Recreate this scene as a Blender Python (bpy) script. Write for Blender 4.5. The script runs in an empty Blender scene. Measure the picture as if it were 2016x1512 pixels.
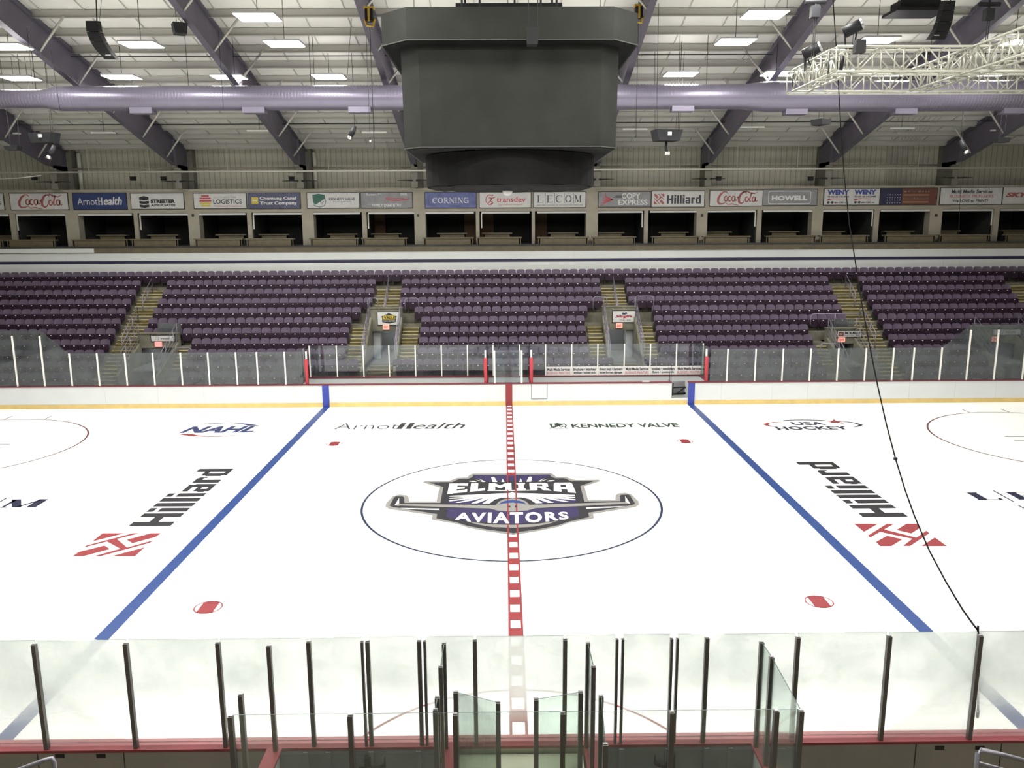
import bpy, math, random
from mathutils import Vector, Matrix
R = math.radians
sc = bpy.context.scene
COL = sc.collection
random.seed(7)

# ------------------------------------------------------------------ camera
CAM = Vector((-0.1747, -23.204, 8.089)); FPX = 1611.76
YAW, PIT, ROL = 8.7e-3, -0.1928, -5.3e-3
cy, sy, cp, sp, cr, sr = math.cos(YAW), math.sin(YAW), math.cos(PIT), math.sin(PIT), math.cos(ROL), math.sin(ROL)
fw = Vector((sy * cp, cy * cp, sp)); rt0 = Vector((cy, -sy, 0)); up0 = rt0.cross(fw)
rt = rt0 * cr + up0 * sr; up = up0 * cr - rt0 * sr
cd = bpy.data.cameras.new('camera'); cam = bpy.data.objects.new('camera', cd); COL.objects.link(cam)
cd.sensor_width = 36; cd.lens = FPX * 36 / 2016; cd.clip_end = 300; cd.clip_start = .1
m = Matrix((rt, up, -fw)).transposed().to_4x4(); m.translation = CAM
cam.matrix_world = m
sc.camera = cam

# ------------------------------------------------------------------ world, exposure
w = bpy.data.worlds.new('world'); sc.world = w; w.use_nodes = True
w.node_tree.nodes['Background'].inputs[0].default_value = (.8, .85, 1, 1)
w.node_tree.nodes['Background'].inputs[1].default_value = 0.02
vs = sc.view_settings
vs.view_transform = 'Standard'; vs.look = 'None'; vs.gamma = 1; vs.use_curve_mapping = False
vs.exposure = -0.55
LAMP = 125.0          # radiance of the ceiling light panels
sc.cycles.max_bounces = 8; sc.cycles.diffuse_bounces = 4; sc.cycles.glossy_bounces = 2
sc.cycles.transparent_max_bounces = 24; sc.cycles.transmission_bounces = 2
sc.cycles.caustics_reflective = False; sc.cycles.caustics_refractive = False
sc.cycles.sample_clamp_indirect = 6

# ------------------------------------------------------------------ measuring: pixel of the photograph -> point in the hall
def ray(px, py): return fw + rt * ((px - 1008) / FPX) - up * ((py - 756) / FPX)
def aY(px, py, Y): d = ray(px, py); return CAM + d * ((Y - CAM.y) / d.y)
def aZ(px, py, Z): d = ray(px, py); return CAM + d * ((Z - CAM.z) / d.z)
def aX(px, py, X): d = ray(px, py); return CAM + d * ((X - CAM.x) / d.x)
def pix(p):
    d = Vector(p) - CAM; z = d.dot(fw); return 1008 + FPX * d.dot(rt) / z, 756 - FPX * d.dot(up) / z

ORD = ['', 'first', 'second', 'third', 'fourth', 'fifth', 'sixth', 'seventh', 'eighth', 'ninth', 'tenth', 'eleventh', 'twelfth', 'thirteenth',
       'fourteenth', 'fifteenth', 'sixteenth', 'seventeenth', 'eighteenth', 'nineteenth', 'twentieth']
TENS = {2: ('twenty', 'twentieth'), 3: ('thirty', 'thirtieth'), 4: ('forty', 'fortieth')}
def nth(n):
    if n <= 20: return ORD[n]
    t, u = divmod(n, 10)
    return TENS[t][1] if u == 0 else TENS[t][0] + '-' + ORD[u]

# ------------------------------------------------------------------ materials
M = {}
def mat(name, c, rough=.6, metal=0, spec=.5, noise=0, scale=4, emit=0, bump=0, stretch=None, tint=None):
    if name in M: return M[name]
    a = bpy.data.materials.new(name); a.use_nodes = True; nt = a.node_tree; b = nt.nodes['Principled BSDF']
    c = tuple(c) + (1,)
    b.inputs['Base Color'].default_value = c; b.inputs['Roughness'].default_value = rough
    b.inputs['Metallic'].default_value = metal; b.inputs['Specular IOR Level'].default_value = spec
    if emit: b.inputs['Emission Color'].default_value = c; b.inputs['Emission Strength'].default_value = emit
    if noise or bump:
        tc = nt.nodes.new('ShaderNodeTexCoord'); mp = nt.nodes.new('ShaderNodeMapping'); nz = nt.nodes.new('ShaderNodeTexNoise')
        nt.links.new(tc.outputs['Object'], mp.inputs[0]); nt.links.new(mp.outputs[0], nz.inputs['Vector'])
        nz.inputs['Scale'].default_value = scale; nz.inputs['Detail'].default_value = 5
        if stretch: mp.inputs['Scale'].default_value = stretch
        if noise:
            rp = nt.nodes.new('ShaderNodeValToRGB'); e = rp.color_ramp.elements
            e[0].position = .3; e[1].position = .7
            e[0].color = tuple(x * (1 - noise) for x in c[:3]) + (1,)
            e[1].color = (tuple(tint) + (1,)) if tint else tuple(min(1, x * (1 + noise * .6)) for x in c[:3]) + (1,)
            nt.links.new(nz.outputs['Fac'], rp.inputs[0]); nt.links.new(rp.outputs[0], b.inputs['Base Color'])
        if bump:
            bp = nt.nodes.new('ShaderNodeBump'); bp.inputs['Strength'].default_value = bump; bp.inputs['Distance'].default_value = .02
            nt.links.new(nz.outputs['Fac'], bp.inputs['Height']); nt.links.new(bp.outputs[0], b.inputs['Normal'])
    M[name] = a
    return a

def glass(name, tint, haze=.02, refl=.06, hazecol=(.8, .85, .82)):
    a = bpy.data.materials.new(name); a.use_nodes = True; nt = a.node_tree; nt.nodes.clear()
    o = nt.nodes.new('ShaderNodeOutputMaterial'); t = nt.nodes.new('ShaderNodeBsdfTransparent'); g = nt.nodes.new('ShaderNodeBsdfGlossy')
    d = nt.nodes.new('ShaderNodeBsdfDiffuse'); m1 = nt.nodes.new('ShaderNodeMixShader'); m2 = nt.nodes.new('ShaderNodeMixShader')
    t.inputs[0].default_value = tuple(tint) + (1,); g.inputs['Roughness'].default_value = .05; d.inputs[0].default_value = tuple(hazecol) + (1,)
    lw = nt.nodes.new('ShaderNodeLayerWeight'); lw.inputs[0].default_value = .35
    ml = nt.nodes.new('ShaderNodeMath'); ml.operation = 'MULTIPLY_ADD'; ml.inputs[1].default_value = .5; ml.inputs[2].default_value = refl
    nt.links.new(lw.outputs['Fresnel'], ml.inputs[0])
    # scuffs: faint scratched haze patches in the acrylic
    tc = nt.nodes.new('ShaderNodeTexCoord'); nz = nt.nodes.new('ShaderNodeTexNoise'); nz.inputs['Scale'].default_value = 1.6; nz.inputs['Detail'].default_value = 6
    mr = nt.nodes.new('ShaderNodeMapRange'); mr.inputs[1].default_value = .4; mr.inputs[2].default_value = .75
    mr.inputs[3].default_value = haze * .5; mr.inputs[4].default_value = haze * 2.2
    nt.links.new(tc.outputs['Object'], nz.inputs['Vector']); nt.links.new(nz.outputs['Fac'], mr.inputs[0])
    nt.links.new(mr.outputs[0], m1.inputs[0]); nt.links.new(t.outputs[0], m1.inputs[1]); nt.links.new(d.outputs[0], m1.inputs[2])
    nt.links.new(ml.outputs[0], m2.inputs[0]); nt.links.new(m1.outputs[0], m2.inputs[1]); nt.links.new(g.outputs[0], m2.inputs[2])
    nt.links.new(m2.outputs[0], o.inputs[0])
    M[name] = a
    return a

def stripes(name, c1, c2, period, axis, duty=.5, rough=.6, metal=0, bump=0):
    """procedural stripes in object space"""
    a = bpy.data.materials.new(name); a.use_nodes = True; nt = a.node_tree; b = nt.nodes['Principled BSDF']
    b.inputs['Roughness'].default_value = rough; b.inputs['Metallic'].default_value = metal
    tc = nt.nodes.new('ShaderNodeTexCoord'); sx = nt.nodes.new('ShaderNodeSeparateXYZ'); nt.links.new(tc.outputs['Object'], sx.inputs[0])
    dv = nt.nodes.new('ShaderNodeMath'); dv.operation = 'DIVIDE'; dv.inputs[1].default_value = period
    nt.links.new(sx.outputs[axis], dv.inputs[0])
    fr = nt.nodes.new('ShaderNodeMath'); fr.operation = 'FRACT'; nt.links.new(dv.outputs[0], fr.inputs[0])
    gt = nt.nodes.new('ShaderNodeMath'); gt.operation = 'GREATER_THAN'; gt.inputs[1].default_value = duty; nt.links.new(fr.outputs[0], gt.inputs[0])
    nz = nt.nodes.new('ShaderNodeTexNoise'); nz.inputs['Scale'].default_value = .6; nz.inputs['Detail'].default_value = 4
    nt.links.new(tc.outputs['Object'], nz.inputs['Vector'])
    mx = nt.nodes.new('ShaderNodeMix'); mx.data_type = 'RGBA'
    mx.inputs[6].default_value = tuple(c1) + (1,); mx.inputs[7].default_value = tuple(c2) + (1,); nt.links.new(gt.outputs[0], mx.inputs[0])
    mm = nt.nodes.new('ShaderNodeMix'); mm.data_type = 'RGBA'; mm.blend_type = 'MULTIPLY'; mm.inputs[0].default_value = .35
    nt.links.new(mx.outputs[2], mm.inputs[6]); nt.links.new(nz.outputs['Fac'], mm.inputs[7]); nt.links.new(mm.outputs[2], b.inputs['Base Color'])
    M[name] = a
    return a

mat('ice', (.88, .89, .875), .35, spec=.25, noise=.03, scale=.25, tint=(.93, .935, .91))
mat('white_board', (.56, .58, .585), .45, noise=.03, scale=1.2)
mat('kick_yellow', (.56, .41, .15), .5, noise=.12, scale=3)
mat('cap_far', (.13, .02, .03), .5)  # darker copy of the cap red, dimmer far-side light put into the colour
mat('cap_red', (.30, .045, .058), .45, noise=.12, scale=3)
mat('pad_red', (.42, .035, .05), .6)
mat('line_red', (.215, .024, .03), .4)
mat('line_blue', (.016, .046, .175), .4)
mat('stripe_blue', (.03, .05, .30), .4, noise=.15, scale=8)
mat('circle_blue', (.008, .018, .05), .4)
mat('thin_red', (.11, .03, .035), .4)
mat('ink', (.0135, .0125, .017), .5)
mat('navy', (.008, .01, .035), .5)
mat('nahl_blue', (.012, .02, .09), .5)
mat('logo_purple', (.022, .015, .07), .5, noise=.25, scale=2.5, stretch=(4, .6, 1))
mat('logo_silver', (.21, .205, .195), .5)
mat('logo_white', (.86, .86, .84), .5)
mat('logo_red', (.215, .024, .03), .5)
mat('kv_green', (.009, .03, .017), .5)
mat('post_white', (.8, .79, .74), .4)
mat('post_dark', (.15, .14, .135), .4, metal=.3)
mat('steel', (.35, .35, .37), .35, metal=.7)
mat('rail_grey', (.26, .25, .3), .4, metal=.4)
mat('rail_lavender', (.22, .205, .26), .4, metal=.3)
mat('concrete', (.125, .115, .085), .85, noise=.35, scale=2.2)
mat('column', (.15, .145, .12), .7, noise=.15, scale=2)
mat('concrete_pale', (.15, .142, .105), .85, noise=.3, scale=2)
mat('nosing', (.42, .36, .19), .6, noise=.2, scale=6)
mat('tread_yellow', (.085, .068, .02), .8, noise=.35, scale=3)
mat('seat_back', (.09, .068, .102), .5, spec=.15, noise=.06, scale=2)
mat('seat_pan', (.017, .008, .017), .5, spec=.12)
mat('seat_dot', (.75, .75, .72), .5)
mat('seat_iron', (.02, .018, .02), .6)
mat('fascia', (.58, .60, .585), .5, noise=.05, scale=.5)
mat('fascia_line', (.012, .01, .045), .5)
mat('ledge', (.11, .09, .055), .7, noise=.2, scale=3)
mat('beige', (.30, .275, .22), .7, noise=.1, scale=1.5)
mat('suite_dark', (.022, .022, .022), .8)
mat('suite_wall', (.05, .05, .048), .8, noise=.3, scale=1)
mat('wood_orange', (.13, .06, .025), .6)
mat('counter', (.12, .10, .058), .6, noise=.15, scale=4)
mat('frame_black', (.012, .012, .014), .5)
mat('sign_white', (.5, .5, .49), .45, noise=.08, scale=3)
mat('banner_white', (.68, .66, .66), .5)
mat('sign_blue', (.015, .03, .115), .45, noise=.15, scale=3)
mat('sign_lav', (.09, .11, .27), .4, noise=.35, scale=3)
mat('sign_grey', (.22, .22, .23), .5, noise=.15, scale=4)
mat('sign_dkblue', (.06, .065, .13), .45, noise=.2, scale=3)
mat('cola_red', (.30, .085, .085), .5)
mat('sign_red', (.4, .04, .06), .5)
mat('sign_navy', (.03, .05, .25), .5)
mat('sign_text', (.035, .035, .045), .5)
mat('sign_textw', (.6, .6, .6), .5)
mat('sign_yellow', (.5, .38, .03), .5)
mat('sign_green', (.02, .1, .07), .5)
mat('flag_red', (.12, .04, .03), .6)
mat('flag_tan', (.25, .14, .07), .6)
mat('flag_blue', (.015, .015, .05), .6)
mat('exit_glow', (1, .42, .33), .5, emit=.5)
mat('cable_black', (.006, .006, .006), .9, spec=.05)
mat('exit_glow_red', (1, .30, .28), .5, emit=.9)
mat('rafter', (.105, .093, .125), .5, noise=.12, scale=1.5)
mat('rafter_fl', (.095, .088, .112), .5)
mat('deck_white', (.74, .73, .69), .6, noise=.06, scale=.8)
mat('purlin', (.44, .43, .395), .6)
mat('pipe_white', (.55, .54, .48), .5)
mat('brace', (.45, .44, .40), .5)
mat('wire', (.03, .03, .03), .8, spec=.1)
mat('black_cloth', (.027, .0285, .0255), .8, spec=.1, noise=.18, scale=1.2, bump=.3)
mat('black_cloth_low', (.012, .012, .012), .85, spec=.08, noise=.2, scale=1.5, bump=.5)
mat('cloth_seam', (.05, .052, .05), .7)
mat('black_box', (.012, .012, .014), .55, spec=.2)
mat('equip', (.022, .022, .024), .6, spec=.2)
mat('chrome', (.7, .7, .68), .2, metal=.9)
mat('hoist_yellow', (.45, .28, .03), .5)
mat('truss', (.40, .40, .34), .35, metal=.35)
mat('duct', (.17, .155, .21), .34, metal=.4, noise=.06, scale=1)
mat('duct_seam', (.17, .155, .215), .4, metal=.3)
mat('dasher_grey', (.36, .33, .31), .7, noise=.12, scale=1)
mat('door_grey', (.24, .265, .28), .6, noise=.15, scale=2)
mat('box_floor', (.05, .055, .055), .8)
mat('table_pale', (.55, .56, .42), .6, noise=.05, scale=1)
mat('door_glass', (.35, .35, .34), .5)
mat('lamp_body', (.5, .5, .5), .5)
mat('ceiling_fill_glow', (1, .98, .93), .5, emit=LAMP * .06)  # added upward emission to brighten the roof
mat('lamp_glow', (1, .98, .93), .5, emit=LAMP)
mat('strip_lamp', (.62, .62, .58), .4)
mat('tunnel', (.17, .18, .185), .8, noise=.2, scale=1)
mat('tunnel_fill_glow', (1, .98, .93), .5, emit=45)  # emission of the fill lights added in the tunnels
mat('tunnel_light', (.42, .43, .44), .7)
glass('glass_far', (.80, .84, .84), .32, .03, (.10, .112, .12))
glass('glass_back', (.90, .94, .95), .075, .03, (.2, .21, .25))
glass('glass_near', (.95, .975, .965), .05, .03, (.86, .9, .87))
def hazy(name, lo, hi):
    """scuffed acrylic: light from the ice scatters straight through it"""
    a = M[name]; nt = a.node_tree
    d = [n for n in nt.nodes if n.type == 'BSDF_DIFFUSE'][0]; m1 = d.outputs[0].links[0].to_node
    tr = nt.nodes.new('ShaderNodeBsdfTranslucent'); tr.inputs[0].default_value = (.74, .77, .755, 1)
    nt.links.new(tr.outputs[0], m1.inputs[2])
    mr = [n for n in nt.nodes if n.type == 'MAP_RANGE'][0]; mr.inputs[3].default_value = lo; mr.inputs[4].default_value = hi
    mr.inputs[1].default_value = .3; mr.inputs[2].default_value = .7
    # wear grows towards the top of the pane
    sx = nt.nodes.new('ShaderNodeSeparateXYZ'); tc = [n for n in nt.nodes if n.type == 'TEX_COORD'][0]; nt.links.new(tc.outputs['Object'], sx.inputs[0])
    m2 = nt.nodes.new('ShaderNodeMapRange'); m2.inputs[1].default_value = 1.45; m2.inputs[2].default_value = 2.05; m2.inputs[3].default_value = .2; m2.inputs[4].default_value = 1
    nt.links.new(sx.outputs[2], m2.inputs[0]); k = nt.nodes.new('ShaderNodeMath'); k.operation = 'MULTIPLY'
    nt.links.new(mr.outputs[0], k.inputs[0]); nt.links.new(m2.outputs[0], k.inputs[1]); nt.links.new(k.outputs[0], m1.inputs[0])
glass('glass_front', (.97, .985, .98), .3, .015, (.9, .92, .9)); hazy('glass_front', .55, .9)
glass('glass_side', (.91, .965, .94), .03, .03, (.6, .75, .7))
glass('glass_edge', (.25, .33, .3), .5, .05, (.16, .2, .19))
stripes('wall_metal', (.5, .485, .4), (.28, .27, .22), .305, 0, .88, .6)

# ------------------------------------------------------------------ mesh builder
class MB:
    def __init__(s): s.v = []; s.f = []; s.m = []; s.mi = 0; s.mats = []
    def use(s, name):
        if name not in s.mats: s.mats.append(name)
        s.mi = s.mats.index(name); return s
    def add(s, vs, fs):
        o = len(s.v); s.v += [tuple(p) for p in vs]; s.f += [tuple(i + o for i in f) for f in fs]; s.m += [s.mi] * len(fs)
        return s
    def box(s, x0, x1, y0, y1, z0, z1):
        v = [(x, y, z) for z in (z0, z1) for y in (y0, y1) for x in (x0, x1)]
        return s.add(v, [(0, 2, 3, 1), (4, 5, 7, 6), (0, 1, 5, 4), (2, 6, 7, 3), (0, 4, 6, 2), (1, 3, 7, 5)])
    def beam(s, a, b, w, h, upv=(0, 0, 1)):
        a, b = Vector(a), Vector(b); d = (b - a).normalized(); u = Vector(upv)
        if abs(d.dot(u)) > .98: u = Vector((0, 1, 0))
        x = d.cross(u).normalized(); y = x.cross(d).normalized()
        v = [p + x * i * w / 2 + y * j * h / 2 for p in (a, b) for i, j in ((-1, -1), (1, -1), (1, 1), (-1, 1))]
        return s.add(v, [(0, 1, 2, 3), (7, 6, 5, 4), (0, 4, 5, 1), (1, 5, 6, 2), (2, 6, 7, 3), (3, 7, 4, 0)])
    def tube(s, pts, r, n=6, cap=True):
        pts = [Vector(p) for p in pts]; rings = []; N = len(pts); prev = None
        for i, p in enumerate(pts):
            d = (pts[min(i + 1, N - 1)] - pts[max(i - 1, 0)]).normalized()
            u = prev if prev is not None and abs(prev.dot(d)) < .95 else (Vector((0, 0, 1)) if abs(d.z) < .9 else Vector((1, 0, 0)))
            x = d.cross(u).normalized(); y = x.cross(d).normalized(); prev = y
            rr = r[i] if isinstance(r, (list, tuple)) else r
            rings.append([p + (x * math.cos(2 * math.pi * k / n) + y * math.sin(2 * math.pi * k / n)) * rr for k in range(n)])
        v = [q for g in rings for q in g]; f = []
        for i in range(N - 1):
            for k in range(n):
                f.append((i * n + k, i * n + (k + 1) % n, (i + 1) * n + (k + 1) % n, (i + 1) * n + k))
        if cap: f.append(tuple(range(n - 1, -1, -1))); f.append(tuple((N - 1) * n + k for k in range(n)))
        return s.add(v, f)
    def prism(s, poly, fn0, fn1):
        """poly: 2-D outline, fn0/fn1 map a 2-D point to the two end faces"""
        n = len(poly); v = [fn0(*p) for p in poly] + [fn1(*p) for p in poly]
        return s.add(v, [tuple(range(n)), tuple(range(2 * n - 1, n - 1, -1))] + [(i, i + n, (i + 1) % n + n, (i + 1) % n) for i in range(n)])
    def flat(s, pts): return s.add(pts, [tuple(range(len(pts)))])
    def build(s, name, mt=None, parent=None, smooth=False):
        me = bpy.data.meshes.new(name); me.from_pydata(s.v, [], s.f)
        names = s.mats if s.mats else [mt]
        for q in names: me.materials.append(M[q])
        if len(names) > 1: me.polygons.foreach_set('material_index', s.m)
        if smooth: me.polygons.foreach_set('use_smooth', [True] * len(s.f))
        me.update()
        return link(name, me, parent)

def link(name, me, parent=None):
    o = bpy.data.objects.new(name, me); COL.objects.link(o)
    if parent is not None:
        o.parent = parent
        r = parent
        while r.parent: r = r.parent
        if r == parent: o.matrix_parent_inverse = Matrix.Translation(r.location).inverted()
    return o
def tag(o, label, cat, group=None, kind=None):
    o['label'] = label; o['category'] = cat
    if group: o['group'] = group
    if kind: o['kind'] = kind
    return o
def thing(name, label, cat, loc=(0, 0, 0), group=None):
    o = bpy.data.objects.new(name, None); COL.objects.link(o); o.location = loc; o.empty_display_size = .2
    return tag(o, label, cat, group)
def struct(o): o['kind'] = 'structure'; return o

# ------------------------------------------------------------------ lettering (built as flat outlines from the built-in face, or drawn with pen strokes)
def text_shape(txt, bold=0.0, shear=0.0, space=1.0):
    c = bpy.data.curves.new('t', 'FONT'); c.body = txt; c.resolution_u = 3; c.offset = bold; c.shear = shear; c.space_character = space
    o = bpy.data.objects.new('t', c); COL.objects.link(o)
    dg = bpy.context.evaluated_depsgraph_get(); me = bpy.data.meshes.new_from_object(o.evaluated_get(dg))
    vs = [(v.co.x, v.co.y) for v in me.vertices]; fs = [tuple(p.vertices) for p in me.polygons]
    bpy.data.objects.remove(o); bpy.data.curves.remove(c); bpy.data.meshes.remove(me)
    x0 = min(v[0] for v in vs); x1 = max(v[0] for v in vs); y0 = min(v[1] for v in vs); y1 = max(v[1] for v in vs)
    return [((x - x0) / (x1 - x0), (y - y0) / (y1 - y0)) for x, y in vs], fs
def put_text(mb, txt, fn, bold=0.0, shear=0.0, space=1.0):
    vs, fs = text_shape(txt, bold, shear, space)
    mb.add([fn(u, v) for u, v in vs], fs)
def arc(cx, cy_, rx, ry, a0, a1, n=12):
    return [(cx + rx * math.cos(R(a0 + (a1 - a0) * i / n)), cy_ + ry * math.sin(R(a0 + (a1 - a0) * i / n))) for i in range(n + 1)]
def stroke(mb, pts, w, fn, asp=1.0):
    """flat ribbon of width w (number or list) along 2-D points; asp = width/height of the box the unit square maps to"""
    P = [Vector((p[0] * asp, p[1])) for p in pts]; n = len(P); L = []; Q = []
    for i in range(n):
        d = (P[min(i + 1, n - 1)] - P[max(i - 1, 0)]).normalized(); k = Vector((-d.y, d.x)); ww = (w[i] if isinstance(w, list) else w) / 2
        L.append(P[i] + k * ww); Q.append(P[i] - k * ww)
    v = [fn(q.x / asp, q.y) for q in L + Q]
    mb.add(v, [(i, i + 1, n + i + 1, n + i) for i in range(n - 1)])
T_, t_ = .15, .055
SERIF = {
    'L': (.75, [([(.2, 0), (.2, 1)], T_), ([(.03, .975), (.38, .975)], t_), ([(.03, .025), (.75, .025)], t_), ([(.73, 0), (.73, .25)], t_)]),
    'E': (.75, [([(.2, 0), (.2, 1)], T_), ([(.03, .975), (.7, .975)], t_), ([(.03, .025), (.75, .025)], t_), ([(.2, .52), (.55, .52)], t_), ([(.73, 0), (.73, .22)], t_), ([(.68, .8), (.68, 1)], t_), ([(.54, .4), (.54, .64)], t_)]),
    'C': (.85, [(arc(.47, .5, .40, .47, 50, 310, 16), [.05, .05, .06, .08, .1, .13, .15, .16, .16, .16, .15, .13, .1, .08, .06, .05, .05]), ([(.78, .68), (.78, 1)], t_)]),
    'O': (.98, [(arc(.48, .5, .40, .47, 90, 450, 24), [.05 + .11 * abs(math.sin(math.pi * i / 12)) for i in range(25)])]),
    'G': (.95, [(arc(.47, .5, .40, .47, 50, 320, 16), [.05, .05, .06, .08, .1, .13, .15, .16, .16, .16, .15, .13, .1, .08, .06, .05, .05]), ([(.78, .68), (.78, 1)], t_), ([(.78, .02), (.78, .42)], T_), ([(.55, .42), (.93, .42)], t_)]),
    'M': (1.15, [([(.15, 0), (.15, 1)], t_), ([(.15, 1), (.55, .05)], T_), ([(.55, .05), (.95, 1)], t_), ([(.97, 0), (.97, 1)], T_), ([(0, .975), (.25, .975)], t_), ([(0, .025), (.3, .025)], t_), ([(.8, .025), (1.13, .025)], t_), ([(.9, .975), (1.13, .975)], t_)]),
    'N': (.95, [([(.15, 0), (.15, 1)], t_), ([(.15, 1), (.8, 0)], T_), ([(.8, 0), (.8, 1)], t_), ([(0, .975), (.22, .975)], t_), ([(.02, .025), (.3, .025)], t_), ([(.66, .975), (.93, .975)], t_)]),
    'R': (.9, [([(.2, 0), (.2, 1)], T_), ([(.2, .975), (.45, .975)], t_), (arc(.42, .75, .22, .225, 90, -90, 8), [.05, .08, .12, .15, .15, .14, .1, .07, .05]), ([(.2, .52), (.45, .52)], t_), ([(.42, .5), (.8, 0)], T_), ([(.03, .025), (.38, .025)], t_), ([(.05, .975), (.2, .975)], t_), ([(.7, .025), (.92, .025)], t_)]),
    'I': (.42, [([(.2, 0), (.2, 1)], T_), ([(.03, .975), (.37, .975)], t_), ([(.03, .025), (.37, .025)], t_)]),
    'H': (.95, [([(.2, 0), (.2, 1)], T_), ([(.76, 0), (.76, 1)], T_), ([(.2, .5), (.76, .5)], t_), ([(.03, .975), (.38, .975)], t_), ([(.03, .025), (.38, .025)], t_), ([(.58, .975), (.93, .975)], t_), ([(.58, .025), (.93, .025)], t_)]),
    '|': (.2, [([(.1, -.25), (.1, 1.25)], .03)])}
def put_serif(mb, txt, fn, asp, space=.12):
    """asp = width/height of the box"""
    W = sum(SERIF[c][0] for c in txt) + space * (len(txt) - 1); x = 0
    for c in txt:
        adv, st = SERIF[c]
        for pts, w_ in st:
            stroke(mb, [((px + x) / W, py) for px, py in pts], w_, fn, asp)
        x += adv + space
def rectfn(o, ux, uy):
    o, ux, uy = Vector(o), Vector(ux), Vector(uy)
    return lambda u, v: o + ux * u + uy * v
def sub(fn, u0, v0, u1, v1): return lambda u, v: fn(u0 + (u1 - u0) * u, v0 + (v1 - v0) * v)
# the "H" emblem of bands and hexagons, in its own unit square (read from the ice)
EMB_PX = [[(705, 920), (885, 920), (785, 985)], [(1005, 920), (950, 920), (815, 1015), (835, 1030), (905, 985), (935, 965)],
          [(905, 985), (1150, 1040), (1180, 1030), (935, 965)], [(1150, 1040), (1085, 1097), (1140, 1097), (1275, 995), (1250, 975), (1180, 1030)],
          [(1095, 920), (1175, 920), (1205, 950), (1140, 998), (1025, 970)], [(960, 1015), (1078, 1043), (1000, 1098), (915, 1098), (880, 1065)],
          [(1318, 1028), (1415, 1098), (1225, 1098)]]
_e = [[aZ(1512 + x / 4, 800 + y / 4, 0) for x, y in p] for p in EMB_PX]
_ex0 = min(q.x for p in _e for q in p); _ex1 = max(q.x for p in _e for q in p); _ey0 = min(q.y for p in _e for q in p); _ey1 = max(q.y for p in _e for q in p)
# rotated so that reading direction is +u (world +Y) and up is +v (world -X)
EMBLEM = [[((q.y - _ey0) / (_ey1 - _ey0), (_ex1 - q.x) / (_ex1 - _ex0)) for q in p] for p in _e]
def put_emblem(mb, fn):
    for p in EMBLEM: mb.flat([fn(u, v) for u, v in p])
BLOCK = {   # square-shouldered bold letters
    'H': (.82, [(0, 0, .26, 1), (.56, 0, .82, 1), (.26, .4, .56, .62)]),
    'i': (.26, [(0, 0, .26, .73), (0, .83, .26, 1)]), 'l': (.26, [(0, 0, .26, 1)]),
    'a': (.64, [(.39, 0, .64, .57), (.04, .57, .6, .73), (.04, .3, .39, .43), (0, .13, .24, .3), (.04, 0, .39, .13)]),
    'r': (.47, [(0, 0, .26, .73), (.26, .54, .4, .73), (.4, .46, .47, .69)]),
    'd': (.68, [(.42, 0, .68, 1), (.05, .58, .42, .73), (0, .14, .25, .58), (.05, 0, .42, .14)])}
def put_block(mb, txt, fn, gap=.1):
    W_ = sum(BLOCK[c][0] for c in txt) + gap * (len(txt) - 1); x = 0
    for c in txt:
        for (a, b0, c1, d) in BLOCK[c][1]: mb.flat([fn((x + a) / W_, b0), fn((x + c1) / W_, b0), fn((x + c1) / W_, d), fn((x + a) / W_, d)])
        x += BLOCK[c][0] + gap
def blob(mb, fn, cx, cy_, rx, ry, n=20): mb.flat([fn(cx + rx * math.cos(2 * math.pi * i / n), cy_ + ry * math.sin(2 * math.pi * i / n)) for i in range(n)])
def rect2(mb, fn, u0, v0, u1, v1): mb.flat([fn(u0, v0), fn(u1, v0), fn(u1, v1), fn(u0, v1)])
# ================================================================== ICE AND ITS PAINT
W = 13.07; BX = 8.267; RC = 4.39; HB = 1.03
ice_mb = MB()
ice_mb.flat([(-30.5, -W, 0), (30.5, -W, 0), (30.5, W, 0), (-30.5, W, 0)])
ice = struct(ice_mb.build('floor', 'ice'))
def paint(name, mb, mt=None, label=None):
    o = mb.build(name, mt, ice)
    if label: o['label'] = label
    return o
def ring(mb, cx, cy_, r0, r1, z, a0=0, a1=360, n=96):
    v = []; k = n + 1
    for i in range(k):
        a = R(a0 + (a1 - a0) * i / n)
        v += [(cx + r0 * math.cos(a), cy_ + r0 * math.sin(a), z), (cx + r1 * math.cos(a), cy_ + r1 * math.sin(a), z)]
    mb.add(v, [(2 * i, 2 * i + 1, 2 * i + 3, 2 * i + 2) for i in range(n)])
def gz(px, py, z=.004): return aZ(px, py, z)
for s in (-1, 1):
    b = MB(); b.flat([(s * BX - .15, -W, .003), (s * BX + .15, -W, .003), (s * BX + .15, W, .003), (s * BX - .15, W, .003)])
    paint('blue_line', b, 'line_blue', 'blue line left of the centre circle' if s < 0 else 'blue line right of the centre circle')
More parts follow.
